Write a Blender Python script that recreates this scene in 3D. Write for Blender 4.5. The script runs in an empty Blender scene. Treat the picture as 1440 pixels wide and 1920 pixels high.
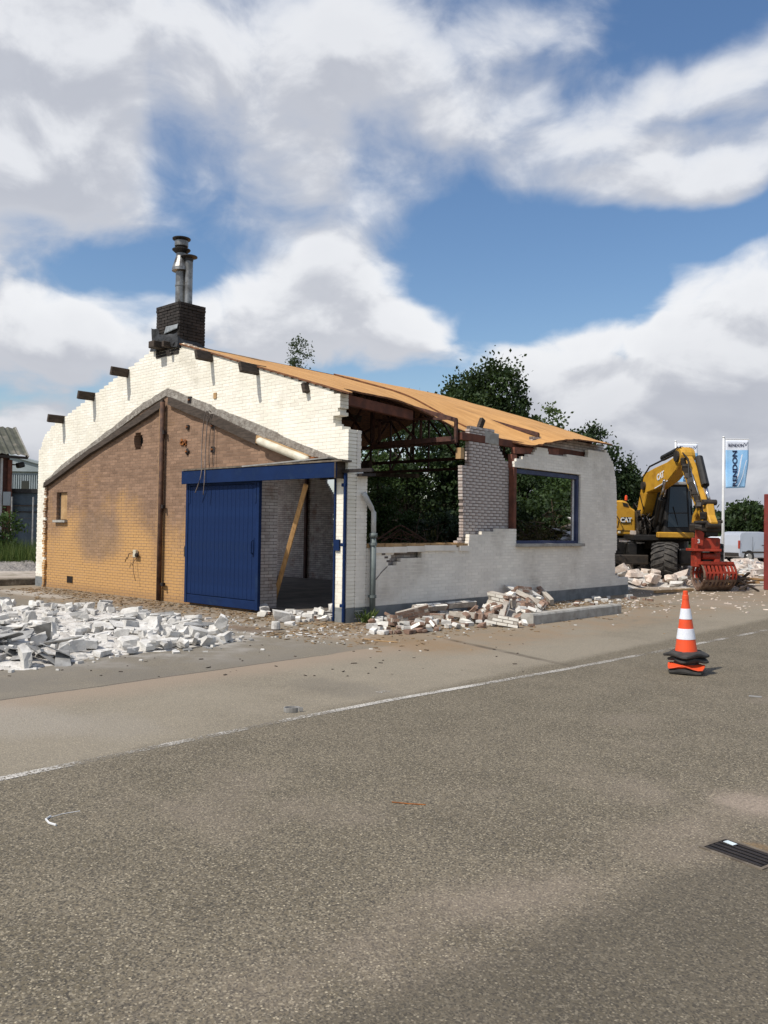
import bpy, bmesh, math, random
import numpy as np
from mathutils import Matrix, Vector, noise as mnoise
R = math.radians
rng = random.Random(7)
sc = bpy.context.scene
C = sc.collection

# ------------------------------------------------------------------ camera
CAM = Vector((10.3221, -10.4313, 1.65)); YAW, PITCH, ROLL, FPX = 0.7366, 0.0208, 0.0147, 1568.1
FW = Vector((-math.sin(YAW)*math.cos(PITCH), math.cos(YAW)*math.cos(PITCH), math.sin(PITCH)))
RT0 = Vector((math.cos(YAW), math.sin(YAW), 0)); UP0 = RT0.cross(FW)
RT = RT0*math.cos(ROLL)+UP0*math.sin(ROLL); UP = -RT0*math.sin(ROLL)+UP0*math.cos(ROLL)
cd = bpy.data.cameras.new('camera'); cam = bpy.data.objects.new('camera', cd); C.objects.link(cam)
M = Matrix((RT, UP, -FW)).transposed().to_4x4(); M.translation = CAM
cam.matrix_world = M
cd.sensor_fit = 'VERTICAL'; cd.sensor_height = 24; cd.lens = FPX/1920*24
cd.clip_start = 0.05; cd.clip_end = 3000
sc.camera = cam
# ------------------------------------------------------------------ sky
SUN_EL, SUN_AZ = 51.5, 190.5          # degrees, azimuth clockwise from +Y
w = bpy.data.worlds.new('World'); sc.world = w; w.use_nodes = True
w.cycles.sampling_method = 'MANUAL'; w.cycles.sample_map_resolution = 256
nt = w.node_tree; nt.nodes.clear()
def N(tree, t, **k):
    n = tree.nodes.new(t)
    for a, b in k.items(): setattr(n, a, b)
    return n
def mth(tree, op, a, b=None, c=None, clamp=False):
    n = N(tree, 'ShaderNodeMath', operation=op, use_clamp=clamp)
    for i, v in enumerate((a, b, c)):
        if v is None: continue
        if isinstance(v, (int, float)): n.inputs[i].default_value = v
        else: tree.links.new(v, n.inputs[i])
    return n.outputs[0]
# cloud cover as a function of compass direction and height above the horizon
def ang(x, y):
    return (math.atan((x-720)/FPX), math.atan((994-y)/FPX))
BLOBS = [  # photo position, half widths, weight
 (110,250,300,320,.72),(580,230,290,320,.76),(330,40,420,150,.46),(820,90,330,150,.40),(1040,50,180,100,.26),
 (1180,240,480,210,.26),(1120,330,380,80,.40),(1390,330,240,80,.40),(1180,210,260,70,.34),(1400,170,200,70,.34),(940,230,200,90,.2),(-200,300,420,420,.6),(60,430,240,150,.3),
 (640,560,270,150,.68),(470,640,200,110,.5),(760,640,180,90,.4),(190,655,200,90,.62),(30,680,190,90,.55),
 (1370,560,210,95,.7),(1200,620,140,70,.25),(1240,690,330,85,.62),(1440,680,260,110,.6),(1100,780,330,90,.55),(950,690,150,50,.3),(1300,830,420,110,.6),(1350,950,500,110,.6),(30,860,420,150,.5),(600,900,900,90,.35),
 (1330,30,210,90,-.55),(980,470,330,110,-.6),(1250,440,330,55,-.5),(190,530,190,70,-.55),(335,310,90,250,-.27),(1110,130,140,90,-.25),(840,350,110,80,-.25),(1020,545,230,110,-.55),(1440,440,220,70,-.4)]
def cloud_group():
    g = bpy.data.node_groups.new('cloud_cover', 'ShaderNodeTree')
    g.interface.new_socket('P', in_out='INPUT', socket_type='NodeSocketVector')
    g.interface.new_socket('D', in_out='OUTPUT', socket_type='NodeSocketFloat')
    gi, go = N(g, 'NodeGroupInput'), N(g, 'NodeGroupOutput')
    wn = N(g, 'ShaderNodeTexNoise'); wn.inputs['Scale'].default_value = 5; wn.inputs['Detail'].default_value = 3
    g.links.new(gi.outputs[0], wn.inputs['Vector'])
    sub = N(g, 'ShaderNodeVectorMath', operation='MULTIPLY_ADD'); g.links.new(wn.outputs['Color'], sub.inputs[0])
    sub.inputs[1].default_value = (.16,.1,.1)
    off = N(g, 'ShaderNodeVectorMath', operation='SUBTRACT'); g.links.new(gi.outputs[0], off.inputs[0]); off.inputs[1].default_value = (.08,.05,.05)
    g.links.new(off.outputs[0], sub.inputs[2])
    acc = None
    for (x, y, rx, ry, wt) in BLOBS:
        a0, e0 = ang(x, y); ra, re = rx/FPX, ry/FPX
        mp = N(g, 'ShaderNodeMapping'); mp.inputs['Location'].default_value = (-a0/ra, -e0/re, 0); mp.inputs['Scale'].default_value = (1/ra, 1/re, 0)
        g.links.new(sub.outputs[0], mp.inputs['Vector'])
        gr = N(g, 'ShaderNodeTexGradient', gradient_type='SPHERICAL'); g.links.new(mp.outputs[0], gr.inputs[0])
        s = N(g, 'ShaderNodeMath', operation='SMOOTH_MIN'); 
        v = mth(g, 'MULTIPLY', mth(g, 'POWER', gr.outputs['Fac'], .8), wt); g.nodes.remove(s)
        acc = v if acc is None else mth(g, 'ADD', acc, v)
    mp = N(g, 'ShaderNodeMapping'); mp.inputs['Scale'].default_value = (1, 1.5, 1); g.links.new(gi.outputs[0], mp.inputs['Vector'])
    n1 = N(g, 'ShaderNodeTexNoise'); n1.inputs['Scale'].default_value = 8.5; n1.inputs['Detail'].default_value = 9; n1.inputs['Roughness'].default_value = .55; n1.inputs['Distortion'].default_value = .35
    g.links.new(mp.outputs[0], n1.inputs['Vector'])
    n2 = N(g, 'ShaderNodeTexNoise'); n2.inputs['Scale'].default_value = 2.2; n2.inputs['Detail'].default_value = 2
    g.links.new(gi.outputs[0], n2.inputs['Vector'])
    fb = mth(g, 'MULTIPLY', mth(g, 'SUBTRACT', n1.outputs['Fac'], .5), 1.3)
    sp = N(g, 'ShaderNodeSeparateXYZ'); g.links.new(gi.outputs[0], sp.inputs[0])
    out = mth(g, 'GREATER_THAN', mth(g, 'ABSOLUTE', sp.outputs[0]), .62)      # the sky away from the view: unseen broken cloud, made denser to brighten the shade
    base = mth(g, 'MULTIPLY_ADD', mth(g, 'SUBTRACT', n2.outputs['Fac'], .36), 1.8, 0)
    edge = N(g, 'ShaderNodeMapRange'); edge.inputs[1].default_value = .45; edge.inputs[2].default_value = .75
    g.links.new(mth(g, 'ABSOLUTE', sp.outputs[0]), edge.inputs[0])
    base = mth(g, 'MULTIPLY', base, edge.outputs[0])
    tot = mth(g, 'ADD', mth(g, 'ADD', acc, fb), base)
    g.links.new(tot, go.inputs[0])
    return g
CG = cloud_group()
tc = N(nt, 'ShaderNodeTexCoord')
rot = N(nt, 'ShaderNodeVectorRotate', rotation_type='Z_AXIS'); rot.inputs['Angle'].default_value = -YAW
nt.links.new(tc.outputs['Generated'], rot.inputs['Vector'])
sp = N(nt, 'ShaderNodeSeparateXYZ'); nt.links.new(rot.outputs[0], sp.inputs[0])
az = mth(nt, 'ARCTAN2', sp.outputs[0], sp.outputs[1]); el = mth(nt, 'ARCSINE', sp.outputs[2])
def cover(del_):
    cx = N(nt, 'ShaderNodeCombineXYZ'); nt.links.new(az, cx.inputs[0]); nt.links.new(mth(nt, 'ADD', el, del_), cx.inputs[1])
    gn = N(nt, 'ShaderNodeGroup'); gn.node_tree = CG; nt.links.new(cx.outputs[0], gn.inputs[0]); return gn.outputs[0]
d0, d1 = cover(0), cover(.035)
def mrange(tree, v, a, b, c=0, d=1, smooth=True):
    n = N(tree, 'ShaderNodeMapRange', interpolation_type='SMOOTHSTEP' if smooth else 'LINEAR')
    tree.links.new(v, n.inputs[0])
    for i, q in enumerate((a, b, c, d)): n.inputs[i+1].default_value = q
    return n.outputs[0]
hi_ = mrange(nt, el, .16, .42)                       # low cumulus has firm edges, the high cloud is a thin veil
soft = mth(nt, 'MULTIPLY_ADD', hi_, .50, .34); start = mth(nt, 'MULTIPLY_ADD', hi_, -.16, .08)
alpha = mth(nt, 'DIVIDE', mth(nt, 'SUBTRACT', d0, start), soft, clamp=True)
alpha = mrange(nt, alpha, 0, 1)
alpha = mth(nt, 'MULTIPLY', alpha, mth(nt, 'MULTIPLY_ADD', hi_, -.06, .99))
thick = mrange(nt, d0, .30, 1.0)
lit = mrange(nt, mth(nt, 'SUBTRACT', d0, d1), -.16, .30)
bright = mth(nt, 'SUBTRACT', mth(nt, 'MULTIPLY_ADD', lit, .34, .63), mth(nt, 'MULTIPLY', thick, .10))
# cloud bases low over the horizon are greyer
low = mrange(nt, el, .02, .26, .72, 1.0)
bright = mth(nt, 'MULTIPLY', bright, low)
cc = N(nt, 'ShaderNodeMix', data_type='RGBA'); nt.links.new(bright, cc.inputs['Factor'])
cc.inputs['A'].default_value = (.9,1.2,2.2,1); cc.inputs['B'].default_value = (9.4,9.5,9.7,1)
sky = N(nt, 'ShaderNodeTexSky', sky_type='NISHITA', sun_disc=False)
sky.sun_elevation = R(SUN_EL); sky.sun_rotation = R(SUN_AZ); sky.dust_density = 1.0; sky.air_density = 1.15; sky.ozone_density = 1.6
mx = N(nt, 'ShaderNodeMix', data_type='RGBA'); nt.links.new(alpha, mx.inputs['Factor'])
hsv = N(nt, 'ShaderNodeHueSaturation'); hsv.inputs['Hue'].default_value = .504; hsv.inputs['Saturation'].default_value = 1.18; hsv.inputs['Value'].default_value = 1.28; nt.links.new(sky.outputs[0], hsv.inputs['Color'])
nt.links.new(hsv.outputs[0], mx.inputs['A']); nt.links.new(cc.outputs['Result'], mx.inputs['B'])
bg = N(nt, 'ShaderNodeBackground'); bg.inputs['Strength'].default_value = .1
nt.links.new(mx.outputs['Result'], bg.inputs['Color'])
nt.links.new(bg.outputs[0], N(nt, 'ShaderNodeOutputWorld').inputs[0])
# ------------------------------------------------------------------ sun, exposure
sl = bpy.data.lights.new('sun', 'SUN'); sl.energy = 4.4; sl.angle = R(.6); sl.color = (1, .95, .87)
so = bpy.data.objects.new('sun', sl); C.objects.link(so)
a = R(SUN_AZ); sd = Vector((math.sin(a)*math.cos(R(SUN_EL)), math.cos(a)*math.cos(R(SUN_EL)), math.sin(R(SUN_EL))))
so.rotation_euler = sd.to_track_quat('Z', 'Y').to_euler(); so.location = (0, -10, 30)
sc.view_settings.view_transform = 'Standard'; sc.view_settings.look = 'None'
sc.view_settings.exposure = 0.0; sc.view_settings.gamma = 1
# ------------------------------------------------------------------ photo measurements -> points on known planes
def ray(x, y): return FW + RT*((x-720)/FPX) - UP*((y-960)/FPX)
def G(x, y, z=0.0):                      # on level ground (or at height z)
    d = ray(x, y); return CAM + d*((z-CAM.z)/d.z)
def gp(x, y, yy=0.0):                    # on the gable plane: (X, Z)
    d = ray(x, y); p = CAM + d*((yy-CAM.y)/d.y); return (p.x, p.z)
def spx(x, y, xx=0.0):                   # on the side wall plane: (Y, Z)
    d = ray(x, y); p = CAM + d*((xx-CAM.x)/d.x); return (p.y, p.z)
def D(x, y, dep): return CAM + ray(x, y)*dep
FH = Vector((-math.sin(YAW), math.cos(YAW), 0)); RH = RT0.copy()

# ------------------------------------------------------------------ materials
def new_mat(name):
    m = bpy.data.materials.new(name); m.use_nodes = True
    t = m.node_tree; b = t.nodes['Principled BSDF']; return m, t, b
def tex(t, kind, scale, vec=None, **k):
    n = N(t, kind)
    n.inputs['Scale'].default_value = scale
    for a_, v in k.items(): n.inputs[a_].default_value = v
    if vec is not None: t.links.new(vec, n.inputs['Vector'])
    return n
def mixc(t, fac, A, B, blend='MIX'):
    n = N(t, 'ShaderNodeMix', data_type='RGBA', blend_type=blend)
    for s, v in (('Factor', fac), ('A', A), ('B', B)):
        if isinstance(v, (int, float)): n.inputs[s].default_value = v
        elif isinstance(v, tuple): n.inputs[s].default_value = v+(1,) if len(v) == 3 else v
        else: t.links.new(v, n.inputs[s])
    return n.outputs['Result']
def bump(t, b, h, s, dist=.01):
    n = N(t, 'ShaderNodeBump'); n.inputs['Strength'].default_value = s; n.inputs['Distance'].default_value = dist
    t.links.new(h, n.inputs['Height']); t.links.new(n.outputs[0], b.inputs['Normal'])
def pm(name, c1, c2=None, scale=4, rough=.8, metal=0, bs=.3, bscale=40, rnd=0, obj=0, spec=.3, c3=None, s3=1.2, lo=.35, hi=.65, bdist=.006, noise_stretch=None):
    m, t, b = new_mat(name)
    c2 = c2 or tuple(v*.7 for v in c1)
    geo = N(t, 'ShaderNodeTexCoord').outputs['Object']
    if noise_stretch:
        mp = N(t, 'ShaderNodeMapping'); mp.inputs['Scale'].default_value = noise_stretch; t.links.new(geo, mp.inputs[0]); geo = mp.outputs[0]
    if obj:
        oi = N(t, 'ShaderNodeObjectInfo'); ad = N(t, 'ShaderNodeVectorMath', operation='ADD')
        cb = N(t, 'ShaderNodeCombineXYZ'); t.links.new(mth(t, 'MULTIPLY', oi.outputs['Random'], 37), cb.inputs[0])
        t.links.new(geo, ad.inputs[0]); t.links.new(cb.outputs[0], ad.inputs[1]); geo = ad.outputs[0]
    n1 = tex(t, 'ShaderNodeTexNoise', scale, geo, Detail=6, Roughness=.6)
    col = mixc(t, mrange(t, n1.outputs['Fac'], lo, hi), c1, c2)
    if c3:
        n3 = tex(t, 'ShaderNodeTexNoise', s3, geo, Detail=5, Roughness=.65)
        col = mixc(t, mrange(t, n3.outputs['Fac'], .52, .72), col, c3)
    if rnd or obj:
        if rnd:
            at = N(t, 'ShaderNodeAttribute', attribute_name='rnd').outputs['Fac']; k = rnd
        else: at = oi.outputs['Random']; k = obj
        v = mth(t, 'MULTIPLY_ADD', at, 2*k, 1-k)
        hs = N(t, 'ShaderNodeHueSaturation'); t.links.new(col, hs.inputs['Color']); t.links.new(v, hs.inputs['Value']); col = hs.outputs[0]
    t.links.new(col, b.inputs['Base Color'])
    b.inputs['Roughness'].default_value = rough; b.inputs['Metallic'].default_value = metal; b.inputs['Specular IOR Level'].default_value = spec
    if bs:
        n2 = tex(t, 'ShaderNodeTexNoise', bscale, geo, Detail=4, Roughness=.6); bump(t, b, n2.outputs['Fac'], bs, bdist)
    return m
MT = {}
MT['white'] = pm('white_painted_brick', (.86,.82,.72), (.76,.72,.61), 1.6, .75, bs=.35, bscale=55, rnd=.06, c3=(.62,.58,.48), s3=.9)
MT['whiteside'] = pm('white_painted_side', (.84,.79,.70), (.75,.70,.62), 1.1, .75, bs=.35, bscale=55, rnd=.06, c3=(.60,.55,.475), s3=.8)
MT['inner'] = pm('unpainted_inner_brick', (.56,.51,.47), (.44,.38,.35), 5, .9, bs=.5, bscale=45, rnd=.16, c3=(.34,.25,.21), s3=2.2)
MT['mortar_dark'] = pm('dark_joint', (.17,.14,.125), (.11,.09,.08), 9, .95, bs=.4)
MT['mortar_white'] = pm('painted_joint', (.80,.755,.66), (.70,.65,.56), 3, .9, bs=.3)
MT['cement'] = pm('rough_cement', (.30,.275,.24), (.19,.165,.14), 11, .95, bs=1, bscale=28, bdist=.03, c3=(.42,.39,.34), s3=7)
MT['plinth'] = pm('grey_plinth', (.215,.225,.225), (.15,.16,.16), 3, .85, bs=.3, rnd=.06)
MT['concrete'] = pm('concrete', (.40,.385,.35), (.29,.275,.245), 5, .9, bs=.4, c3=(.23,.205,.175), s3=3)
MT['timber_dark'] = pm('weathered_dark_timber', (.07,.052,.04), (.038,.029,.022), 6, .85, bs=.6, bscale=30, noise_stretch=(1,1,6))
MT['timber_grey'] = pm('weathered_grey_timber', (.17,.14,.105), (.085,.068,.052), 7, .85, bs=.6, bscale=30, c3=(.28,.24,.19), s3=4)
MT['timber_new'] = pm('pale_timber', (.56,.33,.14), (.44,.25,.10), 3, .7, bs=.25, bscale=20, noise_stretch=(6,6,.6), c3=(.34,.19,.08), s3=3)
MT['timber_tan'] = pm('tan_timber', (.46,.30,.15), (.33,.2,.09), 4, .8, bs=.3, c3=(.2,.13,.07), s3=3)
MT['roof'] = pm('tan_roof_board', (.58,.315,.115), (.47,.245,.085), 1.6, .85, bs=.5, bscale=9, bdist=.02, c3=(.38,.20,.075), s3=1.1, noise_stretch=(.7,2.6,1))
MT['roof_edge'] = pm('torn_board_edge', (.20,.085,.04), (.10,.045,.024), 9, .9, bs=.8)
MT['fascia'] = pm('red_brown_timber', (.155,.055,.032), (.09,.035,.023), 5, .75, bs=.4)
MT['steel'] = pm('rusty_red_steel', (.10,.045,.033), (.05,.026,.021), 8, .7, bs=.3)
MT['steel_lit'] = pm('rusty_red_steel_lit', (.26,.095,.06), (.15,.06,.04), 8, .7, bs=.3)  # brighter copy of the rusty steel, light put into its colour
MT['blue'] = pm('blue_door_paint', (.0075,.023,.080), (.006,.018,.064), 2.5, .6, bs=.15, bscale=60, spec=.12, c3=(.012,.029,.078), s3=2.5)
MT['blue_frame'] = pm('blue_grey_frame', (.045,.06,.125), (.03,.04,.085), 4, .55, bs=.2)
MT['black_brick'] = pm('sooty_chimney_brick', (.042,.035,.031), (.024,.021,.019), 6, .85, bs=.5, rnd=.25)
MT['black_joint'] = pm('sooty_joint', (.02,.018,.017), None, 6, .95, bs=.2)
MT['lead'] = pm('lead_flashing', (.05,.052,.055), (.02,.02,.021), 6, .6, bs=.5, bscale=12, bdist=.03)
MT['lead_light'] = pm('grey_lead_sheet', (.30,.32,.33), (.2,.215,.22), 6, .5, bs=.3)
MT['flue'] = pm('stained_flue_steel', (.30,.30,.29), (.16,.155,.145), 5, .38, metal=.75, bs=.1, c3=(.09,.075,.06), s3=4)
MT['flue_dark'] = pm('sooty_flue_cap', (.055,.052,.05), (.03,.028,.027), 5, .5, metal=.4, bs=.2)
MT['pipe_white'] = pm('pale_drainpipe', (.50,.505,.49), (.40,.40,.385), 4, .55, bs=.1)
MT['pipe_grey'] = pm('grey_green_drainpipe', (.155,.18,.175), (.11,.13,.125), 4, .55, bs=.1)
MT['rust_pipe'] = pm('rusty_iron_pipe', (.13,.07,.045), (.06,.035,.027), 7, .75, bs=.4, metal=.2)
MT['rust'] = pm('orange_rust', (.33,.12,.03), (.14,.05,.02), 14, .9, bs=.5)
MT['iron'] = pm('dark_iron', (.045,.036,.032), (.025,.021,.02), 9, .7, metal=.3, bs=.3)
MT['cable'] = pm('grey_brown_cable', (.19,.155,.135), (.11,.09,.08), 9, .6, bs=0)
MT['lamp'] = pm('yellowed_lamp_plastic', (.66,.615,.50), (.50,.45,.34), 4, .45, bs=.1)
MT['rub_white'] = pm('broken_white_block', (.64,.62,.58), (.49,.47,.435), 5, .92, bs=.55, bscale=35, obj=.12, bdist=.01, c3=(.36,.335,.30), s3=4)
MT['rub_grey'] = pm('broken_grey_slab', (.33,.325,.31), (.22,.215,.205), 6, .92, bs=.5, obj=.2)
MT['rub_brick'] = pm('broken_red_brick', (.26,.165,.12), (.18,.115,.085), 9, .92, bs=.6, obj=.22, c3=(.42,.36,.31), s3=6)
MT['rub_cream'] = pm('broken_pinkish_masonry', (.66,.575,.50), (.47,.38,.32), 5, .92, bs=.6, obj=.16, c3=(.72,.68,.63), s3=4)
MT['rub_paint'] = pm('paint_on_broken_brick', (.80,.77,.70), (.70,.66,.58), 5, .8, bs=.3, obj=.08)
MT['dust'] = pm('crushed_mortar_dust', (.44,.40,.345), (.30,.265,.225), 5, 1, bs=.8, bscale=18, bdist=.03)
MT['dust_white'] = pm('crushed_white_dust', (.60,.575,.535), (.42,.39,.35), 5, 1, bs=.8, bscale=18, bdist=.03)
MT['straw'] = pm('dry_debris', (.28,.19,.10), (.13,.085,.05), 9, .95, bs=0, rnd=.4)
MT['rubber'] = pm('dusty_black_rubber', (.035,.034,.033), (.055,.052,.048), 9, .75, bs=.3)
MT['cone_orange'] = pm('orange_cone_plastic', (.80,.085,.022), (.70,.075,.02), 4, .45, bs=.05, spec=.4, c3=(.6,.09,.035), s3=6)
MT['cone_white'] = pm('reflective_white_band', (.72,.74,.79), (.64,.66,.72), 60, .4, bs=.1)
MT['yellow'] = pm('excavator_yellow', (.56,.30,.03), (.47,.245,.024), 3, .42, bs=.05, spec=.45, c3=(.38,.19,.025), s3=3)
MT['xblack'] = pm('excavator_black', (.013,.0125,.0125), (.024,.022,.02), 5, .5, bs=.1)
MT['xdark'] = pm('greasy_dark_steel', (.035,.031,.028), (.06,.048,.038), 6, .6, metal=.3, bs=.2)
MT['chrome'] = pm('polished_rod', (.62,.63,.65), (.5,.5,.52), 4, .2, metal=1, bs=0)
MT['tyre'] = pm('dusty_tyre', (.036,.034,.032), (.085,.077,.068), 6, .85, bs=.3)
MT['grabred'] = pm('worn_red_paint', (.36,.045,.022), (.26,.032,.018), 4, .55, bs=.2, c3=(.10,.038,.022), s3=5)
MT['grabworn'] = pm('scraped_grab_steel', (.24,.17,.13), (.13,.075,.05), 9, .6, metal=.4, bs=.3)
MT['silver'] = pm('silver_car_paint', (.50,.52,.56), (.47,.49,.53), 1, .28, metal=.35, bs=0, spec=.5)
MT['white_car'] = pm('white_car_paint', (.72,.73,.74), (.69,.70,.71), 1, .3, bs=0, spec=.5)
MT['container'] = pm('rusty_red_container', (.22,.035,.028), (.15,.026,.022), 3, .7, bs=.3, c3=(.11,.045,.03), s3=4)
MT['lblack'] = pm('black_print', (.012,.012,.014), None, 3, .5, bs=0)
MT['lwhite'] = pm('white_print', (.80,.80,.79), None, 3, .5, bs=0)
MT['navy'] = pm('navy_print', (.012,.022,.075), None, 3, .6, bs=0)
MT['ban_blue'] = pm('light_blue_banner', (.23,.47,.76), (.33,.57,.82), 1.5, .7, bs=0, c3=(.42,.64,.86), s3=1)
MT['ban_white'] = pm('white_banner', (.74,.77,.84), (.70,.74,.82), 2, .7, bs=0)
MT['pole'] = pm('white_pole', (.74,.74,.73), (.66,.66,.65), 2, .4, bs=0)
MT['house_brick'] = pm('dark_red_brick', (.085,.038,.028), (.06,.028,.022), 5, .9, bs=.4, rnd=.2)
MT['asbestos'] = pm('mossy_corrugated_sheet', (.13,.13,.105), (.085,.088,.065), 3, .9, bs=.4, c3=(.22,.2,.16), s3=2)
MT['shed'] = pm('pale_grey_cladding', (.33,.37,.385), (.27,.31,.32), 1.2, .6, bs=.1)
MT['bluegrey'] = pm('blue_grey_panel', (.085,.115,.14), (.06,.082,.1), 2, .6, bs=.1)
MT['darkwood'] = pm('dark_stained_boards', (.036,.028,.023), (.024,.019,.016), 3, .8, bs=.3)
MT['bark'] = pm('bark', (.075,.058,.043), (.04,.032,.025), 9, .95, bs=.8, bscale=14, bdist=.03)
MT['gravel'] = pm('grey_gravel', (.30,.275,.25), (.18,.165,.15), 14, 1, bs=1, bscale=14, bdist=.06)
MT['twig'] = pm('dry_twig', (.13,.088,.055), (.075,.05,.034), 8, .9, bs=0, rnd=.35)
MT['paper'] = pm('white_paper', (.72,.80,.82), None, 3, .6, bs=0)
MT['slab_in'] = pm('dirty_concrete_floor', (.17,.145,.12), (.10,.085,.07), 2, .9, bs=.5, bscale=12)
MT['zinc'] = pm('zinc_strip', (.36,.35,.335), (.25,.235,.21), 4, .6, metal=.3, bs=.1)
def leafmat(name, c1, c2, tr=.25):
    m, t, b = new_mat(name)
    at = N(t, 'ShaderNodeAttribute', attribute_name='rnd').outputs['Fac']
    t.links.new(mixc(t, at, c1, c2), b.inputs['Base Color']); b.inputs['Roughness'].default_value = .6; b.inputs['Specular IOR Level'].default_value = .25
    tl = N(t, 'ShaderNodeBsdfTranslucent'); t.links.new(mixc(t, .5, mixc(t, at, c1, c2), (.12,.18,.03)), tl.inputs[0])
    ms = N(t, 'ShaderNodeMixShader'); ms.inputs[0].default_value = tr
    t.links.new(b.outputs[0], ms.inputs[1]); t.links.new(tl.outputs[0], ms.inputs[2])
    t.links.new(ms.outputs[0], t.nodes['Material Output'].inputs[0]); return m
MT['leaf_dark'] = leafmat('dark_green_leaf', (.012,.024,.009), (.046,.078,.022), .18)
MT['leaf_mid'] = leafmat('mid_green_leaf', (.03,.062,.018), (.075,.115,.032))
MT['leaf_light'] = leafmat('light_green_leaf', (.055,.09,.03), (.12,.16,.06))
MT['leaf_blue'] = leafmat('grey_green_leaf', (.03,.05,.026), (.06,.085,.045))
MT['leaf_dry'] = leafmat('wilting_leaf', (.07,.065,.024), (.15,.105,.045))
MT['grass'] = leafmat('grass_blade', (.045,.085,.018), (.12,.15,.04))
def glassmat():
    m, t, b = new_mat('dark_glass'); b.inputs['Base Color'].default_value = (.012,.015,.018,1); b.inputs['Roughness'].default_value = .06; b.inputs['Specular IOR Level'].default_value = .6; return m
MT['glass'] = glassmat()
def wallstain():                        # brown brick with ochre spray staining low on the wall
    m, t, b = new_mat('stained_brown_brick')
    geo = N(t, 'ShaderNodeTexCoord').outputs['Object']
    n1 = tex(t, 'ShaderNodeTexNoise', 3, geo, Detail=6, Roughness=.6)
    col = mixc(t, mrange(t, n1.outputs['Fac'], .35, .65), (.265,.168,.112), (.21,.132,.088))
    at = N(t, 'ShaderNodeAttribute', attribute_name='rnd').outputs['Fac']
    hs = N(t, 'ShaderNodeHueSaturation'); t.links.new(col, hs.inputs['Color']); t.links.new(mth(t, 'MULTIPLY_ADD', at, .36, .82), hs.inputs['Value']); col = hs.outputs[0]
    s = N(t, 'ShaderNodeSeparateXYZ'); t.links.new(geo, s.inputs[0])
    n2 = tex(t, 'ShaderNodeTexNoise', .75, geo, Detail=4, Roughness=.55)
    n3 = tex(t, 'ShaderNodeTexNoise', 1.9, geo, Detail=5, Roughness=.6)
    mps = N(t, 'ShaderNodeMapping'); mps.inputs['Scale'].default_value = (5,1,.35); t.links.new(geo, mps.inputs[0]); n4 = tex(t, 'ShaderNodeTexNoise', 1.3, mps.outputs[0], Detail=6, Roughness=.7)
    h = mth(t, 'ADD', mth(t, 'ADD', s.outputs[2], mth(t, 'MULTIPLY', mth(t, 'SUBTRACT', n2.outputs['Fac'], .5), -3.6)), mth(t, 'MULTIPLY', mth(t, 'SUBTRACT', n4.outputs['Fac'], .5), -1.5))
    low_ = mrange(t, h, .75, 2.4, 1, 0)
    lx = mrange(t, s.outputs[0], -5.3, -4.3, 1, .35)
    def spot(cx, cz, rx, rz):
        mp = N(t, 'ShaderNodeMapping'); mp.inputs['Location'].default_value = (-cx/rx, 0, -cz/rz); mp.inputs['Scale'].default_value = (1/rx, 0, 1/rz)
        wv = N(t, 'ShaderNodeVectorMath', operation='MULTIPLY_ADD'); t.links.new(n3.outputs['Color'], wv.inputs[0]); wv.inputs[1].default_value = (.7,.7,.7); t.links.new(geo, wv.inputs[2])
        t.links.new(wv.outputs[0], mp.inputs[0]); gr = N(t, 'ShaderNodeTexGradient', gradient_type='SPHERICAL'); t.links.new(mp.outputs[0], gr.inputs[0]); return mrange(t, gr.outputs['Fac'], 0, .5)
    y1 = mth(t, 'MAXIMUM', mth(t, 'MULTIPLY', low_, lx), spot(-6.6, 1.0, 1.3, 1.5))
    grey = spot(-8.2, 1.75, 1.4, .8)
    y1 = mth(t, 'MULTIPLY', y1, mth(t, 'SUBTRACT', 1, mth(t, 'MULTIPLY', grey, .55)))
    col = mixc(t, mth(t, 'MULTIPLY', y1, .90), col, (.52,.30,.115))
    col = mixc(t, mth(t, 'MULTIPLY', grey, .22), col, (.17,.145,.12))
    foot_tone = mrange(t, s.outputs[2], 0, .25, .4, 0)  # brick colour gets darker towards the foot of the wall
    col = mixc(t, foot_tone, col, (.16,.10,.065))
    t.links.new(col, b.inputs['Base Color']); b.inputs['Roughness'].default_value = .9; b.inputs['Specular IOR Level'].default_value = .2
    nb = tex(t, 'ShaderNodeTexNoise', 45, geo, Detail=4); bump(t, b, nb.outputs['Fac'], .4, .006)
    return m
MT['brown'] = wallstain()
MT['brown_joint'] = pm('pinkish_joint', (.29,.20,.145), (.225,.15,.105), 4, .95, bs=.3, c3=(.40,.24,.11), s3=.6)
_a, _b = G(865,1204), G(1062,1247); JB_ = (_b.y-_a.y)/(_b.x-_a.x); JA_ = _a.y-JB_*_a.x
def _bl(px, py, rx, ry, c_, k): q = G(px, py); return (q.x, q.y, rx, ry, c_, k)
BLOTS = [_bl(470,1180,1.0,.45,(.085,.05,.03),.85),_bl(400,1170,1.6,.3,(.20,.135,.085),.7),_bl(60,1113,2.2,.55,(.50,.48,.44),.7),_bl(1420,1505,.40,.30,(.34,.27,.215),.75),
         _bl(760,1205,1.5,.8,(.23,.145,.07),.75),_bl(640,1190,.8,.5,(.33,.30,.26),.6),_bl(960,1190,.7,1.6,(.25,.18,.11),.6),_bl(30,1350,1.0,.6,(.33,.30,.26),.5),_bl(200,1360,.8,.5,(.29,.26,.22),.45),_bl(1150,1130,1.2,1.5,(.20,.15,.10),.6),_bl(1330,1130,1.5,1.5,(.30,.25,.2),.6),
         _bl(240,1130,3.0,.4,(.22,.15,.095),.6),_bl(640,1290,.9,.5,(.11,.10,.085),.5),_bl(900,1240,.5,1.0,(.30,.25,.19),.4),_bl(1420,1590,.12,.10,(.25,.15,.06),.6)]
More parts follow.
